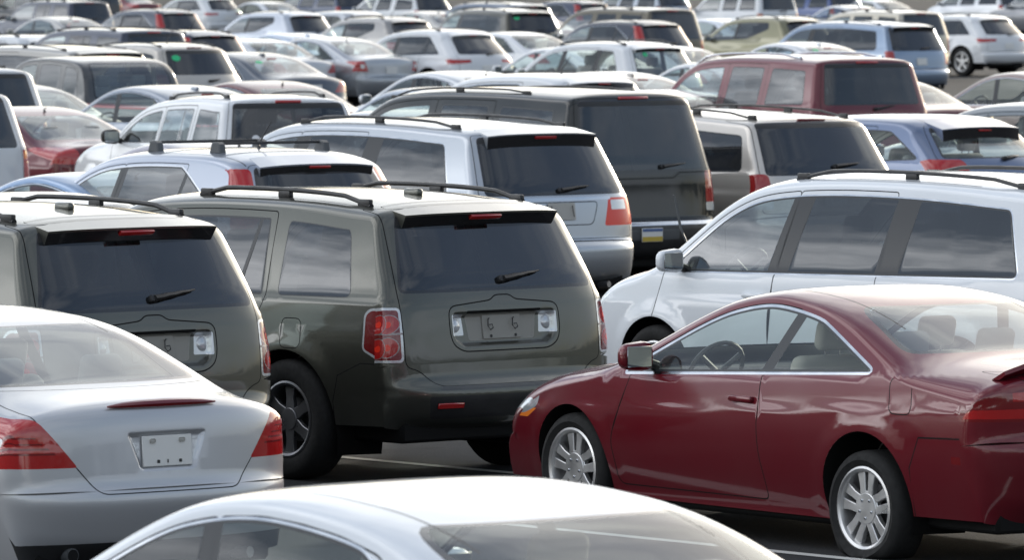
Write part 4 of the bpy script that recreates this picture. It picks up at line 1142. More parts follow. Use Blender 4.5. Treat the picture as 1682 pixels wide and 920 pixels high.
# more saloons
SPECS['sedan_tall'] = sedan('sedan', 4.82, 1.79, 1.47, 2.77, 1.04, deck=(.11,1.05,.50,1.085), rt=(1.45,.07), belt=(.985,.92), opts=dict(lights=[dict(mat='lens_clear', rear=[(.66,.83),(.75,.83),(.75,.91),(.67,.91)], r=.02), dict(mat='lens_red', rear=[(.58,.76),(9,.76),(9,.98),(.66,.98)], side=[(-.2,.76),(.10,.76),(.24,.92),(-.2,.98)], r=.03)], plate=(.78,), recess=(.34,.69,.88), antenna=(1.55,0,.06,-.05)))
SPECS['sedan_lip'] = sedan('sedan', 4.60, 1.75, 1.43, 2.66, 1.02, deck=(.12,1.02,.60,1.05), rt=(1.35,.08), xw=2.50, opts=dict(lights=[dict(mat='lens_red', rear=[(.50,.80),(9,.80),(9,.98),(.56,.99)], side=[(-.2,.80),(.20,.83),(.26,.94),(-.2,.98)], r=.02)], plate=(.66,), antenna=(1.5,0,.05,-.04)))
SPECS['sedan_plain'] = sedan('sedan', 4.70, 1.79, 1.44, 2.70, 1.04, deck=(.13,1.01,.55,1.05), rt=(1.36,.06), rglass='glass_clear', gy=(.68,.58), opts=dict(lights=sedan_lights(), plate=(.78,)))
# crew-cab pickup
SPECS['pickup'] = sedan('pickup', 5.40, 1.86, 1.74, 3.25, 1.22, belt=(1.14,1.10), roofE=(.055,3.6), deck=(.05,1.12,1.78,1.14), rt=(1.95,.07), wr=.385, xw=3.55, xc=4.28, zbp=.68, tumble=.15, tcurve=.06, gy=(.70,.64), rglass='glass_tint', tf=.10, sill=.40, floor=.34, zc=1.16, gate_poly=lambda c: c['Rz']([(-.74,.69),(.74,.69),(.74,1.06),(-.74,1.06)], .04),
    tail=[(.18,.36,.05,.05,2.2),(.05,.42,.06,.15,2.8),(.0,.5,.05,.15,3),(.0,.66,.04,.15,3),(.06,.70,.03,.10,3.4),(.05,1.08,.04,.07,3.2),(1.76,1.10,.03,.07,3.4)], handles=[2.3,3.3],
    dlo=[dict(rear=(2.00,2.08), front=(2.42,2.40), chrome=0, mats=['glass_dark'], margin=.05, r=.04, rt=.05, rf=.03, rfb=.03), dict(rear=(2.50,2.47), front=(3.05,3.0), chrome=0, mats=['glass_dark'], margin=.05, r=.03, rt=.03, rf=.03, rfb=.03), dict(rear=(3.15,3.08), chrome=0, mats=['glass_clear'], margin=.05, r=.03, rt=.03)], doors=[(2.1,2.05,2.06,3.1,3.1,3.04),(3.1,3.1,3.04,4.1,4.16,None)],
    rear_seats=[2.35], opts=dict(lights=[dict(mat='lens_red', rear=[(.76,.80),(9,.80),(9,1.08),(.76,1.08)], side=[(-.2,.80),(.12,.80),(.12,1.08),(-.2,1.10)])], plate=(.58,), zlamp=.92))

SPECS['plain_suv'] = crossover('suv', rails=False, tall=False)
SPECS['tall_lamp_suv'] = crossover('suv', H=1.73, rails=True, tall=False, chrome=0, glass=(1.22,1.60,.66,.57,.67), wr=.36,
    dlo=[dict(rear=(.50,.62), front=(1.15,1.12), chrome=0, mats=['glass_dark'], margin=.05, r=.05, rt=.06, rf=.05, rfb=.05), dict(rear=(1.34,1.28), chrome=0, mats=['glass_tint','glass_dark'], margin=.05, r=.05, rt=.06, pillars=[(2.24,2.16,.12)])],
    opts=dict(spoiler=None, brake=dict(z=1.645, w=.3, h=.02, off=.004, mat='lens_deep'), lights=[dict(mat='lens_orange', rear=[(.72,1.05),(9,1.05),(9,1.12),(.72,1.12)], r=.01), dict(mat='lens_bright', rear=[(.70,.92),(9,.92),(9,1.22),(.73,1.22)], side=[(-.2,.92),(.12,.92),(.18,1.22),(-.2,1.22)], r=.03)], recess=(.36,.80,.98)))
SPECS['tall_lamp_suv']['belt'] = ((0,1.18),(3.6,1.08))

SPECS['compact_suv'] = fullsize('suv', L=4.45, H=1.72, W=1.79, wb=2.62, ro=.92, wr=.35, glass=(1.17,1.615,.71,.62,.72), roof=[(1.0,1.715,.4,.10,2.8),(1.9,1.68,.5,.10,2.7)], zwt=1.60,
    dlo=[dict(rear=(.30,.38), front=(.93,.91), chrome=0, mats=['glass_tint'], margin=.05, r=.04, rt=.05, rf=.04, rfb=.04), dict(rear=(1.06,1.02), front=(1.80,1.74), chrome=0, mats=['glass_tint'], margin=.05, r=.04, rt=.04, rf=.04, rfb=.04, pillars=[(1.28,1.26,.02)]), dict(rear=(1.88,1.82), chrome=0, mats=['glass_clear'], margin=.05, r=.04, rt=.04)],
    doors=[(1.34,1.0,.96,1.82,1.84,1.76),(1.84,1.82,1.76,2.98,3.04,None)], handles=[1.2,1.98], opts=dict(rails=[dict(x0=.55, x1=2.1, y=.56, h=.045, rad=.016, posts=2)], brake=dict(z=1.635, w=.30, h=.03, off=.004)))
SPECS['compact_suv']['mir_mat'] = 'black_plastic'
# ------------------------------------------------------------------ camera
CAM_H, F_PX, YH = 3.20, 11000., -74.
PITCH = math.atan((460-YH)/F_PX)
HEAD = R_(90+40)
cam = bpy.data.cameras.new('camera'); cam_o = bpy.data.objects.new('camera', cam); col.objects.link(cam_o)
cam.sensor_width = 36; cam.lens = 36*F_PX/1682; cam.clip_end = 6000; cam.clip_start = .5
cam_o.location = (0, 0, CAM_H); cam_o.rotation_euler = (math.pi/2-PITCH, 0, 0)
cam.dof.use_dof = True; cam.dof.focus_distance = 39.; cam.dof.aperture_fstop = 9
scene.camera = cam_o
def ray(u, v):
    x, y = (u-841)/F_PX, (460-v)/F_PX
    return Vector((x, math.cos(PITCH)+y*math.sin(PITCH), -math.sin(PITCH)+y*math.cos(PITCH)))
def on_plane(u, v, z):
    d = ray(u, v); t = (z-CAM_H)/d.z
    return Vector((0,0,CAM_H))+d*t

# ------------------------------------------------------------------ building things
PROTO = {}; SHELLS = {}
def clean(key):
    w = key.split('_')
    while w[-1] in ('L','R') or w[-1].isdigit() or (w[-1][:1] in 'LR' and w[-1][1:].isdigit()): w.pop()
    return '_'.join(w)
NAME_MAP = {'plate':'license_plate','handle':'door_handle','rail':'roof_rail','tail_marker':'side_marker','front_lamp':'headlight','windscreen':'windshield'}
def make_proto(kind, lod, name):
    sp = SPECS[kind]
    pt, sh = build_parts(sp, lod)
    L = sp['L']; ents = []
    doors = {k: np.concatenate(p['V']) for k, p in pt.d.items() if k.startswith('door_')}
    for k, p in pt.d.items():
        if p['n'] == 0 and not k.startswith('wheel_'): continue
        par = p['parent']
        if par and par not in pt.d: par = None
        if k.startswith(('window_','handle_')) and k != 'window_trim':
            c = np.concatenate(p['V']).mean(0)
            for dk, dv in doors.items():
                if dk[-1] == ('L' if c[1] > 0 else 'R') and dv[:,0].min()-.02 < c[0] < dv[:,0].max(): par = dk
        me = None
        if p['n']:
            V = np.concatenate(p['V'])-[L/2,0,0]
            me = bpy.data.meshes.new(clean(k)); me.from_pydata(V.tolist(), [], p['F'])
            for m in p['mats']: me.materials.append(MATS[m])
            me.polygons.foreach_set('material_index', p['M'])
            me.polygons.foreach_set('use_smooth', [True]*len(p['F']))
            me.update()
            if all(n is None for n in p['N']): me.set_sharp_from_angle(angle=R_(38))
            else:
                vn = np.zeros((len(me.vertices),3), np.float32); me.vertices.foreach_get('normal', vn.ravel())
                a = 0
                for v, n in zip(p['V'], p['N']):
                    if n is not None: vn[a:a+len(v)] = n
                    a += len(v)
                me.normals_split_custom_set_from_vertices(vn.tolist())
        ents.append([k, NAME_MAP.get(clean(k), clean(k)), par, me])
    # parents first
    done, order = set(), []
    while ents:
        for e in list(ents):
            if e[2] is None or e[2] in done: order.append(e); done.add(e[0]); ents.remove(e)
    return order, sh
def car(kind, label, cat, color, anchor, px, lod=1, metal=0., group='parked cars', yaw=0., name=None, swap=None, skip=(), objname=None, stick=None):
    """one parked car: an Empty on the asphalt that parents its parts"""
    if (kind, lod) not in PROTO: PROTO[(kind, lod)] = make_proto(kind, lod, name)
    order, sh = PROTO[(kind, lod)]
    sp = SPECS[kind]; L = sp['L']
    h = HEAD+R_(yaw)
    if anchor[0] == 'R': loc, _ = sh.pt(sh.R(anchor[2]), anchor[1])
    elif anchor[0] == 'T': loc, _ = sh.pt(sh.T(anchor[1]), anchor[2])
    elif anchor[0] == 'S': loc = (anchor[1], sh.Y(np.array([anchor[1]]), np.array([anchor[2]]))[0], anchor[2])
    elif anchor[0] == 'W': loc = (sp['ro']+anchor[1]*sp['wb'], sp['W']*.47, sp['wr'])
    else: loc = anchor
    w = on_plane(px[0], px[1], loc[2])
    c, s = math.cos(h), math.sin(h); lx, ly = loc[0]-L/2, loc[1]
    root = bpy.data.objects.new(objname or {'suv':'parked_suv'}.get(sp['name'], 'parked_'+sp['name']), None); col.objects.link(root)
    root.empty_display_size = .3
    root.location = (w.x-(c*lx-s*ly), w.y-(s*lx+c*ly), 0); root.rotation_euler = (0,0,h)
    root['label'] = label; root['category'] = cat; root['group'] = group
    made = {}
    for k, nm, par, me in order:
        if nm in skip: continue
        o = bpy.data.objects.new(nm, me); col.objects.link(o)
        o.parent = made[par] if par and par in made else root
        o.color = (*color, metal)
        made[k] = o
        if swap and me:
            for i, m in enumerate(me.materials):
                if m.name in swap:
                    o.material_slots[i].link = 'OBJECT'; o.material_slots[i].material = MATS[swap[m.name]]
    if stick:
        y, z, mat = stick[:3]; w2, h2 = stick[3:] or (.11, .10)
        p, n = sh.pt(sh.R(z), y)
        bm = plate_bm([(w2/2*math.cos(t), h2/2*math.sin(t)) for t in np.linspace(0,2*math.pi,17)[:-1]], .003, .006, .001)
        bm.transform(Matrix.Translation((-L/2,0,0))@frame(p, n))
        me = bpy.data.meshes.new('sticker'); bm.to_mesh(me); bm.free(); me.materials.append(MATS[mat])
        o = bpy.data.objects.new('sticker', me); col.objects.link(o); o.parent = root
    return root, made
# ------------------------------------------------------------------ light
SUN_EL, SUN_AZ = R_(16), R_(30)      # azimuth measured clockwise from the viewing direction
world = bpy.data.worlds.new('World'); scene.world = world; world.use_nodes = True
nt = world.node_tree
for n in list(nt.nodes): nt.nodes.remove(n)
out = nt.nodes.new('ShaderNodeOutputWorld'); bg = nt.nodes.new('ShaderNodeBackground')
sky = nt.nodes.new('ShaderNodeTexSky'); sky.sky_type = 'NISHITA'; sky.sun_disc = False
sky.sun_elevation = SUN_EL; sky.sun_rotation = SUN_AZ; sky.air_density = 1.0; sky.dust_density = 2.5; sky.ozone_density = 1.5
# broken cloud, whiter and brighter than the blue between
tc = nt.nodes.new('ShaderNodeTexCoord'); mp = nt.nodes.new('ShaderNodeMapping'); mp.inputs['Scale'].default_value = (1.5,.7,2.6); mp.inputs['Rotation'].default_value = (.25,.35,.6)
nz = nt.nodes.new('ShaderNodeTexNoise'); nz.inputs['Scale'].default_value = 3.0; nz.inputs['Detail'].default_value = 7; nz.inputs['Roughness'].default_value = .58
nt.links.new(tc.outputs['Generated'], mp.inputs[0]); nt.links.new(mp.outputs[0], nz.inputs['Vector'])
ramp = nt.nodes.new('ShaderNodeMapRange'); ramp.inputs[1].default_value = .42; ramp.inputs[2].default_value = .59; ramp.inputs[3].default_value = .12; ramp.inputs[4].default_value = .97
nt.links.new(nz.outputs[0], ramp.inputs[0])
mix = nt.nodes.new('ShaderNodeMixRGB'); 
# cloud is brightest on the sun's side of the sky
vd = nt.nodes.new('ShaderNodeVectorMath'); vd.operation = 'DOT_PRODUCT'
vd.inputs[1].default_value = (math.sin(SUN_AZ)*math.cos(SUN_EL), math.cos(SUN_AZ)*math.cos(SUN_EL), math.sin(SUN_EL))
nt.links.new(tc.outputs['Generated'], vd.inputs[0])
gr = nt.nodes.new('ShaderNodeValToRGB'); gr.color_ramp.interpolation = 'EASE'
gr.color_ramp.elements[0].position = .20; gr.color_ramp.elements[0].color = (.58,.60,.63,1)
gr.color_ramp.elements[1].position = 1.0; gr.color_ramp.elements[1].color = (2.0,1.85,1.6,1)
for q, c in ((.55,(.44,.48,.54,1)), (.82,(.38,.43,.51,1)), (.93,(1.0,1.03,1.04,1))): gr.color_ramp.elements.new(q).color = c
ma = nt.nodes.new('ShaderNodeMapRange'); ma.inputs[1].default_value = -1; ma.inputs[2].default_value = 1
nt.links.new(vd.outputs['Value'], ma.inputs[0]); nt.links.new(ma.outputs[0], gr.inputs[0])
sc_ = nt.nodes.new('ShaderNodeVectorMath'); sc_.operation = 'SCALE'; sc_.inputs[3].default_value = 9.


# a sunlit bank of white cloud stands to the left of the lot
v2 = nt.nodes.new('ShaderNodeVectorMath'); v2.operation = 'DOT_PRODUCT'; v2.inputs[1].default_value = Vector((-.92,.10,.38)).normalized()
nt.links.new(tc.outputs['Generated'], v2.inputs[0])
m2 = nt.nodes.new('ShaderNodeMapRange'); m2.interpolation_type = 'SMOOTHSTEP'; m2.inputs[1].default_value = .35; m2.inputs[2].default_value = 1.0; m2.inputs[3].default_value = 0; m2.inputs[4].default_value = 1.5
nt.links.new(v2.outputs['Value'], m2.inputs[0])
ad2 = nt.nodes.new('ShaderNodeVectorMath'); ad2.operation = 'ADD'
nt.links.new(gr.outputs[0], ad2.inputs[0]); nt.links.new(m2.outputs[0], ad2.inputs[1])
nt.links.new(ad2.outputs[0], sc_.inputs[0])
# the cloud deck thins to a bright band low down
sz = nt.nodes.new('ShaderNodeSeparateXYZ'); nt.links.new(tc.outputs['Generated'], sz.inputs[0])
lo = nt.nodes.new('ShaderNodeMapRange'); lo.interpolation_type = 'SMOOTHSTEP'; lo.inputs[1].default_value = .02; lo.inputs[2].default_value = .45; lo.inputs[3].default_value = 1.25; lo.inputs[4].default_value = .85
nt.links.new(sz.outputs[2], lo.inputs[0])
s2_ = nt.nodes.new('ShaderNodeVectorMath'); s2_.operation = 'SCALE'
nt.links.new(sc_.outputs[0], s2_.inputs[0]); nt.links.new(lo.outputs[0], s2_.inputs[3]); nt.links.new(s2_.outputs[0], mix.inputs[2])
nt.links.new(ramp.outputs[0], mix.inputs[0]); nt.links.new(sky.outputs[0], mix.inputs[1])

# a far, uneven line of trees round the horizon
n3 = nt.nodes.new('ShaderNodeTexNoise'); n3.inputs['Scale'].default_value = 24; n3.inputs['Detail'].default_value = 5
nt.links.new(tc.outputs['Generated'], n3.inputs['Vector'])
h1 = nt.nodes.new('ShaderNodeMath'); h1.operation = 'MULTIPLY_ADD'; h1.inputs[1].default_value = .07; h1.inputs[2].default_value = .008
nt.links.new(n3.outputs[0], h1.inputs[0])
h2 = nt.nodes.new('ShaderNodeMath'); h2.operation = 'SUBTRACT'; nt.links.new(sz.outputs[2], h2.inputs[0]); nt.links.new(h1.outputs[0], h2.inputs[1])
h3 = nt.nodes.new('ShaderNodeMapRange'); h3.inputs[1].default_value = -.002; h3.inputs[2].default_value = .004; nt.links.new(h2.outputs[0], h3.inputs[0])
tm = nt.nodes.new('ShaderNodeMixRGB'); tm.inputs[1].default_value = (.30,.34,.33,1); nt.links.new(h3.outputs[0], tm.inputs[0]); nt.links.new(mix.outputs[0], tm.inputs[2])
nt.links.new(tm.outputs[0], bg.inputs[0]); bg.inputs[1].default_value = .15
nt.links.new(bg.outputs[0], out.inputs[0])
sun = bpy.data.lights.new('sun', 'SUN'); sun.energy = 2.2; sun.angle = R_(3); sun.color = (1,.93,.82)
so = bpy.data.objects.new('sun', sun); col.objects.link(so)
d = Vector((math.sin(SUN_AZ)*math.cos(SUN_EL), math.cos(SUN_AZ)*math.cos(SUN_EL), math.sin(SUN_EL)))
so.rotation_euler = (-d).to_track_quat('-Z','Y').to_euler()
scene.view_settings.view_transform = 'Standard'; scene.view_settings.look = 'None'; scene.view_settings.gamma = 1; scene.view_settings.exposure = .42
cy = scene.cycles
cy.use_denoising = True; cy.volume_bounces = 1; cy.max_bounces = 7; cy.transparent_max_bounces = 14; cy.glossy_bounces = 4; cy.diffuse_bounces = 3; cy.sample_clamp_indirect = 4
# ------------------------------------------------------------------ ground
def sheet(name, pts, z, mat, kind='structure'):
    me = bpy.data.meshes.new(name); me.from_pydata([(x,y,z) for x,y in pts], [], [tuple(range(len(pts)))]); me.materials.append(MATS[mat])
    o = bpy.data.objects.new(name, me); col.objects.link(o); o['kind'] = kind; return o
m, nt, out = new_mat('asphalt')
p = nt.nodes.new('ShaderNodeBsdfPrincipled'); nt.links.new(p.outputs[0], out.inputs[0])
tc = nt.nodes.new('ShaderNodeTexCoord')
n1 = nt.nodes.new('ShaderNodeTexNoise'); n1.inputs['Scale'].default_value = 55; n1.inputs['Detail'].default_value = 4
n2 = nt.nodes.new('ShaderNodeTexNoise'); n2.inputs['Scale'].default_value = .6; n2.inputs['Detail'].default_value = 6
for n in (n1, n2): nt.links.new(tc.outputs['Object'], n.inputs['Vector'])
ad = nt.nodes.new('ShaderNodeMath'); ad.operation = 'ADD'
nt.links.new(n1.outputs[0], ad.inputs[0]); nt.links.new(n2.outputs[0], ad.inputs[1])
cr = nt.nodes.new('ShaderNodeValToRGB'); cr.color_ramp.elements[0].position = .35; cr.color_ramp.elements[0].color = (.016,.0165,.018,1)
cr.color_ramp.elements[1].position = .75; cr.color_ramp.elements[1].color = (.050,.052,.056,1)
hf = nt.nodes.new('ShaderNodeMath'); hf.operation = 'MULTIPLY'; hf.inputs[1].default_value = .5
nt.links.new(ad.outputs[0], hf.inputs[0]); nt.links.new(hf.outputs[0], cr.inputs[0]); nt.links.new(cr.outputs[0], p.inputs['Base Color'])

# pale grit, and a few dark oil stains
vo = nt.nodes.new('ShaderNodeTexVoronoi'); vo.inputs['Scale'].default_value = 38; nt.links.new(tc.outputs['Object'], vo.inputs['Vector'])
g1 = nt.nodes.new('ShaderNodeMapRange'); g1.inputs[1].default_value = .16; g1.inputs[2].default_value = .06; nt.links.new(vo.outputs['Distance'], g1.inputs[0])
mg = nt.nodes.new('ShaderNodeMixRGB'); mg.inputs[2].default_value = (.13,.13,.125,1); nt.links.new(g1.outputs[0], mg.inputs[0]); nt.links.new(cr.outputs[0], mg.inputs[1])
n4 = nt.nodes.new('ShaderNodeTexNoise'); n4.inputs['Scale'].default_value = 1.7; n4.inputs['Detail'].default_value = 3; nt.links.new(tc.outputs['Object'], n4.inputs['Vector'])
g2 = nt.nodes.new('ShaderNodeMapRange'); g2.inputs[1].default_value = .60; g2.inputs[2].default_value = .72; g2.inputs[4].default_value = .7; nt.links.new(n4.outputs[0], g2.inputs[0])
mo = nt.nodes.new('ShaderNodeMixRGB'); mo.inputs[2].default_value = (.010,.010,.010,1); nt.links.new(g2.outputs[0], mo.inputs[0]); nt.links.new(mg.outputs[0], mo.inputs[1])
nt.links.new(mo.outputs[0], p.inputs['Base Color'])
p.inputs['Roughness'].default_value = .9; p.inputs['Specular IOR Level'].default_value = .2
b = nt.nodes.new('ShaderNodeBump'); b.inputs['Strength'].default_value = .6; b.inputs['Distance'].default_value = .008
nt.links.new(n1.outputs[0], b.inputs['Height']); nt.links.new(b.outputs[0], p.inputs['Normal'])
principled('line_paint', (.55,.55,.53), .7, bump=.4, nscale=60, noise=.1)
G = 2500
sheet('ground', [(-G,-G),(G,-G),(G,G),(-G,G)], 0, 'asphalt')

def stall_line(u, v, l0, l1, w=.10):
    q = on_plane(u, v, 0); h = Vector((math.cos(HEAD), math.sin(HEAD), 0)); n = Vector((-h.y, h.x, 0))
    sheet('parking_line', [(p.x, p.y) for p in (q+h*l0-n*w/2, q+h*l1-n*w/2, q+h*l1+n*w/2, q+h*l0+n*w/2)], .004, 'line_paint')
for u, v in ((700,765),(1300,910),(60,800)): stall_line(u, v, -2.7, 2.9)

# ------------------------------------------------------------------ the cars, nearest first
WHITE, SILVER, LSILV = (.69,.71,.735), (.40,.42,.45), (.55,.57,.60)
OLIVE = (.092,.093,.078)
car('olive', 'olive grey SUV with an empty plate hollow, beside the nose of the red coupe', 'suv', OLIVE, ('R',0,1.62), (779,350), 0, .75, yaw=2)
car('olive', 'olive grey SUV cut off by the left edge, behind the boot of the silver sedan', 'suv', OLIVE, ('R',0,1.62), (206,376), 0, .75, yaw=2)
car('coupe', 'dark red two-door coupe with chrome window line and a flat rear tyre', 'coupe', (.13,.006,.013), ('W',0), (1427,820), 0, .2, yaw=-4.5)
VAN, vp = car('minivan', 'white minivan with black roof rails standing behind the dark red coupe', 'minivan', (.70,.73,.765), ('S',1.83,1.2), (1455,425), 0, 0)
car('silver_sedan', 'silver sedan with red tail lamps and a blank white plate', 'sedan', (.50,.51,.53), ('R',0,.985), (265,665), 0, .5)
car('sedan_plain', 'white sedan in front, only its roof and windows in view', 'sedan', (.70,.73,.765), ('R',0,1.36), (915,849), 0, 0)
car('minivan', 'silver minivan with black roof rails and tall dark tail window behind the olive SUV', 'minivan', (.44,.47,.51), ('R',0,1.62), (885,222), 0, .7)
car('crossbar_suv', 'silver blue SUV with roof cross bars and tall red tail lamps', 'suv', (.36,.40,.48), ('R',0,1.52), (520,275), 0, .7, yaw=-4)
car('black_suv', 'black full-size SUV with a dark tail window right of the silver minivan', 'suv', (.010,.012,.012), ('R',0,1.85), (1039,161), 0, .0)
car('square_van', 'beige minivan with wraparound dark windows behind the white minivan', 'minivan', (.62,.58,.53), ('R',0,1.62), (1327,194), 0, .6)
car('hatchback', 'blue hatchback with a roof spoiler and red tail lamp at the right edge', 'hatchback', (.14,.18,.28), ('R',0,1.42), (1598,208), 0, .6)
car('compact_suv', 'white SUV with dark wraparound tail glass and a round white sticker', 'suv', WHITE, ('R',0,1.635), (473,167), 1, 0, yaw=-13, stick=(.44,1.25,'sticker_white',.09,.09))
car('long_suv', 'dark maroon full-size SUV with silver roof rails', 'suv', (.13,.015,.025), ('R',0,1.80), (1424,103), 1, .3, yaw=-6)
car('sedan_lip', 'dark red sedan with pale rear glass beside a white SUV at the left edge', 'sedan', (.11,.010,.018), ('S',.1,.85), (98,263), 1, .3)
car('mid_suv', 'white SUV cut off by the left edge, only its right tail lamp corner showing', 'suv', WHITE, ('R',-.8,.95), (40,275), 1, 0)
car('mid_suv', 'white SUV with black tail window above the dark red sedan at the left edge', 'suv', WHITE, ('R',-.76,1.18), (67,188), 1, 0)
car('sedan_plain', 'pewter sedan left of the white SUV, its wide rear glass catching the sky', 'sedan', (.20,.20,.20), ('R',0,1.0), (133,193), 1, .7)
car('sedan', 'slate blue sedan just left of the white SUV with the round sticker', 'sedan', (.28,.31,.36), ('S',2.25,1.2), (200,170), 1, .7)
car('sedan_lip', 'mauve silver sedan between the white SUV and the SUV with cross bars', 'sedan', (.36,.34,.38), ('T',2.2,0), (320,232), 1, .7)
car('sedan_lip', 'light blue sedan mostly hidden behind the SUV with cross bars', 'sedan', (.22,.32,.48), ('T',2.2,0), (140,283), 1, .6)
car('sedan_plain', 'white car roof showing just above the roof rails of the left olive SUV', 'sedan', WHITE, ('T',2.0,0), (30,316), 1, 0)
car('pickup', 'charcoal crew cab pickup with a sliding rear window', 'pickup', (.07,.072,.075), ('T',2.02,0), (206,106), 1, .6)
car('sedan_lip', 'dark maroon sedan with a pale roof behind the white SUV with the round sticker', 'sedan', (.10,.012,.018), ('R',0,1.02), (562,183), 1, .3)
car('sedan_plain', 'pale silver sedan whose bonnet shows left of the black full-size SUV', 'sedan', LSILV, ('T',2.2,0), (655,180), 1, .7)
car('sedan_lip', 'rose grey car roof peeping over the silver minivan', 'sedan', (.25,.12,.14), ('T',2.2,0), (625,198), 1, .5)
car('sedan', 'blue silver sedan directly behind the roof of the black full-size SUV', 'sedan', (.36,.40,.46), ('T',2.0,0), (742,143), 1, .7)
car('sedan_tall', 'silver sedan with clear windows, its roof behind the black full-size SUV', 'sedan', LSILV, ('R',0,1.40), (800,124), 1, .6)
car('plain_suv', 'white SUV roof with a red brake light above the black full-size SUV', 'suv', WHITE, ('R',0,1.56), (986,133), 1, 0)
car('sedan', 'beige silver sedan behind the white roof with the red brake light', 'sedan', (.42,.40,.38), ('T',2.2,0), (993,117), 1, .6)
car('sedan_plain', 'white sedan rear glass tucked between the black SUV and the maroon SUV', 'sedan', WHITE, ('R',0,1.38), (1125,155), 1, 0)
car('sedan_tall', 'white sedan whose front door window touches the front of the maroon SUV', 'sedan', WHITE, ('S',2.3,1.2), (1123,128), 1, 0)
car('sedan_plain', 'dark red sedan with bright rear glass right of the maroon full-size SUV', 'sedan', (.10,.012,.018), ('R',0,1.02), (1561,177), 1, .3)
car('hatchback', 'grey hatchback behind the blue one at the right edge', 'hatchback', (.16,.18,.20), ('S',2.24,1.25), (1611,207), 1, .6)
car('sedan', 'brown sedan with a cream roof at the right edge above the grey hatchback', 'sedan', (.22,.16,.15), ('S',2.3,1.2), (1640,144), 1, .6)
car('round_van', 'beige grey minivan at the left, pickup cab in front of it', 'minivan', (.38,.36,.33), ('R',0,1.62), (180,88), 1, .6, stick=(.38,1.50,'sticker_white',.16,.10))
car('tall_lamp_suv', 'champagne SUV with a green sticker in its tail window', 'suv', (.48,.45,.41), ('R',0,1.64), (319,79), 1, .5, stick=(.45,1.50,'sticker_green',.16,.12))
car('sedan', 'dark slate sedan with a small green sticker on its rear glass', 'sedan', (.07,.085,.11), ('R',0,1.02), (510,126), 1, .6, stick=(.40,1.28,'sticker_green',.15,.12))
car('sedan_tall', 'silver sedan with square plate hollow left of the white sport SUV', 'sedan', (.42,.44,.47), ('R',0,1.05), (638,94), 1, .7)
car('sport_suv', 'white SUV with rounded tail window and slim red tail lamps, black wheel arch showing', 'suv', WHITE, ('R',0,1.52), (773,56), 1, 0)
car('sedan_tall', 'white sedan with clear side windows left of the small white SUV', 'sedan', WHITE, ('S',2.3,1.2), (883,100), 1, 0)
car('small_suv', 'small white SUV with clear windows and a green sticker', 'suv', WHITE, ('R',0,1.58), (1079,77), 1, 0)
car('sedan_plain', 'white sedan rear glass just right of the small white SUV', 'sedan', WHITE, ('R',0,1.38), (1120,80), 1, 0)
car('sedan', 'silver sedan with a green sticker above the roof of the maroon SUV', 'sedan', LSILV, ('S',2.25,1.2), (1264,89), 1, .6, stick=(.42,1.30,'sticker_green',.15,.12))
car('round_van', 'steel blue minivan with a white plate holder', 'minivan', (.24,.31,.42), ('R',0,1.62), (1498,44), 1, .6)
car('sport_suv', 'white SUV at the right edge with its black rear wheel in view', 'suv', WHITE, ('W',0), (1581,101), 1, 0)
car('swoop_suv', 'olive gold SUV with upswept quarter windows', 'suv', (.22,.21,.13), ('R',0,1.55), (1320,34), 2, .6)
car('mid_suv', 'pale gold SUV between the steel blue minivan and the white SUV', 'suv', (.52,.48,.40), ('R',0,1.68), (1514,24), 2, .5)
car('crossover', 'dark navy SUV left of the olive gold SUV', 'suv', (.03,.036,.055), ('R',0,1.55), (1085,40), 1, .5)
car('round_van', 'dark olive minivan with a bright green sticker', 'minivan', (.06,.058,.045), ('R',0,1.64), (872,20), 2, .5, yaw=-8, stick=(.50,1.52,'sticker_green',.18,.16))
car('sedan_plain', 'white sedan with wide rear glass right of the white sport SUV', 'sedan', WHITE, ('R',0,1.38), (868,56), 1, 0)
car('sedan_lip', 'red sedan with pale rear glass right of the dark olive minivan', 'sedan', (.16,.012,.016), ('R',0,1.02), (930,48), 2, .3)
car('swoop_suv', 'grey gold SUV behind the silver sedan with square plate hollow', 'suv', (.34,.33,.32), ('R',0,1.55), (673,35), 2, .6)
car('swoop_suv', 'ice silver SUV with upswept quarter windows', 'suv', (.55,.59,.66), ('R',0,1.55), (503,25), 2, .4)
car('crossover', 'dark blue SUV with pale roof and wide dark tail window', 'suv', (.09,.11,.15), ('R',0,1.56), (350,57), 1, .6)
car('sedan_plain', 'white silver sedan right of the dark blue SUV', 'sedan', LSILV, ('R',0,1.38), (440,68), 1, .3)
car('sedan', 'powder blue sedan below the ice silver SUV', 'sedan', (.40,.48,.60), ('T',2.2,0), (478,54), 2, .4)
car('mid_suv', 'navy SUV with large side windows behind the pickup', 'suv', (.04,.05,.08), ('T',2.0,0), (165,45), 2, .5)
car('sport_suv', 'white SUV with a black curved spoiler lip at the left', 'suv', WHITE, ('R',0,1.52), (85,66), 1, 0)
car('sedan', 'cream silver sedan behind the white SUV with the curved spoiler', 'sedan', (.46,.45,.43), ('T',2.2,0), (95,27), 2, .5)
car('mid_suv', 'midnight blue SUV at the top left with pale roof edge', 'suv', (.05,.06,.09), ('R',0,1.72), (147,4), 2, .5)
car('crossover', 'charcoal blue SUV with roof rack and red tail lamp near the top left', 'suv', (.06,.07,.095), ('R',0,1.56), (293,20), 2, .5)
car('sport_suv', 'white SUV cut by the top edge with rounded black tail glass', 'suv', WHITE, ('R',0,1.15), (371,14), 2, 0)
car('hatchback', 'silver hatchback with a dark spoiler underside at the top', 'hatchback', (.45,.47,.5), ('R',0,1.42), (603,24), 2, .6)
car('sedan', 'pale sedan roof left of the dark olive minivan', 'sedan', (.50,.49,.46), ('T',2.2,0), (700,18), 2, .4)
car('square_van', 'white van cut by the top edge showing three windows', 'minivan', WHITE, ('R',0,1.12), (715,15), 2, 0)
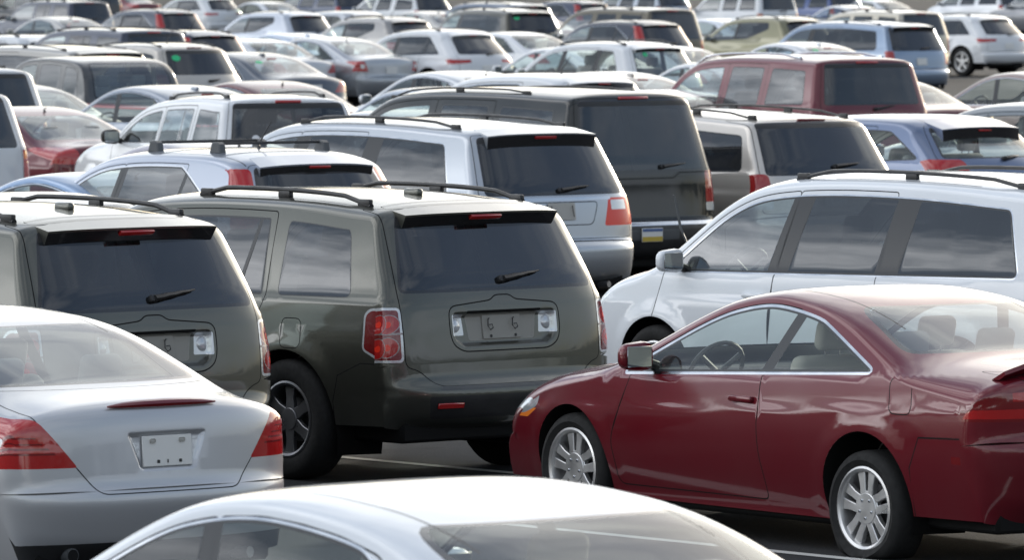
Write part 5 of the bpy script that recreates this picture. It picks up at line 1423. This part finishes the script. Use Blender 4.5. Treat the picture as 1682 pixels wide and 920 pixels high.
car('round_van', 'blue grey minivan with a light roof at the top, behind the dark olive minivan', 'minivan', (.14,.17,.22), ('T',1.6,0), (833,3), 2, .6)
car('crossover', 'dark indigo SUV cut by the top edge right of the olive minivan', 'suv', (.04,.05,.085), ('R',0,1.58), (973,4), 2, .5)
car('fullsize', 'brown olive SUV behind the dark navy SUV near the top', 'suv', (.12,.105,.075), ('R',0,1.84), (1105,18), 2, .5)
car('long_suv', 'white long SUV cut by the top edge with big dark side windows', 'suv', WHITE, ('S',.95,1.2), (1222,19), 2, 0)
car('square_van', 'royal blue van cut by the top edge', 'minivan', (.05,.08,.20), ('S',2.2,1.2), (1310,8), 2, .4)
car('sedan', 'silver sedan roof just above the steel blue minivan', 'sedan', LSILV, ('T',2.2,0), (1392,8), 2, .5)
car('sedan_plain', 'pale sedan rear glass at the top edge above the gold SUV', 'sedan', LSILV, ('R',0,1.38), (1455,1), 2, .4)
car('square_van', 'silver van windows at the top edge above the white SUV', 'minivan', LSILV, ('S',2.2,1.2), (1590,3), 2, .5)
car('mid_suv', 'grey SUV at the top right corner', 'suv', (.20,.21,.23), ('S',2.2,1.2), (1690,12), 2, .5)
car('sedan', 'powder white sedan roof left of the olive gold SUV', 'sedan', (.6,.64,.70), ('T',2.2,0), (1180,30), 2, .3)
car('pickup', 'black pickup at the top left corner', 'pickup', (.03,.032,.04), ('S',3.6,1.25), (12,8), 2, .4)
car('mid_suv', 'black SUV with one orange red tail lamp at the top left', 'suv', (.03,.03,.035), ('R',-.8,.98), (198,12), 2, .3)
car('sedan_lip', 'maroon sedan cut by the top edge left of the white SUV', 'sedan', (.12,.012,.02), ('R',0,1.0), (243,5), 2, .3)
car('sedan_plain', 'silver sedan cut by the top edge right of the white SUV', 'sedan', LSILV, ('T',2.2,0), (430,2), 2, .5)
car('square_van', 'navy van windows at the top edge above the ice silver SUV', 'minivan', (.05,.065,.11), ('S',2.2,1.2), (505,6), 2, .5)
car('square_van', 'silver blue van windows at the top edge left of the white long SUV', 'minivan', (.36,.40,.46), ('S',2.2,1.2), (1030,5), 2, .5)
# a wiper arm left standing up off the white minivan's windscreen

def raised_wiper(root, L, x, y, z):
    """a windscreen wiper left standing up off the glass"""
    bm = tube_bm([(x-L/2, y, z), (x-L/2+.10, y+.02, z+.22), (x-L/2+.13, y+.05, z+.43)], [.012,.009,.006], 6)
    b2 = tube_bm([(x-L/2+.02, y-.02, z+.02), (x-L/2+.13, y-.0, z+.22), (x-L/2+.14, y+.05, z+.44)], [.006,.008,.005], 6)
    me = bpy.data.meshes.new('windscreen_wiper'); bm.to_mesh(me); t = bmesh.new(); t.from_mesh(me); m2 = bpy.data.meshes.new('tmp'); b2.to_mesh(m2); t.from_mesh(m2); t.to_mesh(me); bpy.data.meshes.remove(m2)
    for q in (bm, b2, t): q.free()
    me.materials.append(MATS['grey_plastic']); o = bpy.data.objects.new('windscreen_wiper', me); col.objects.link(o); o.parent = root
raised_wiper(VAN, 5.10, 4.28, .42, 1.10)
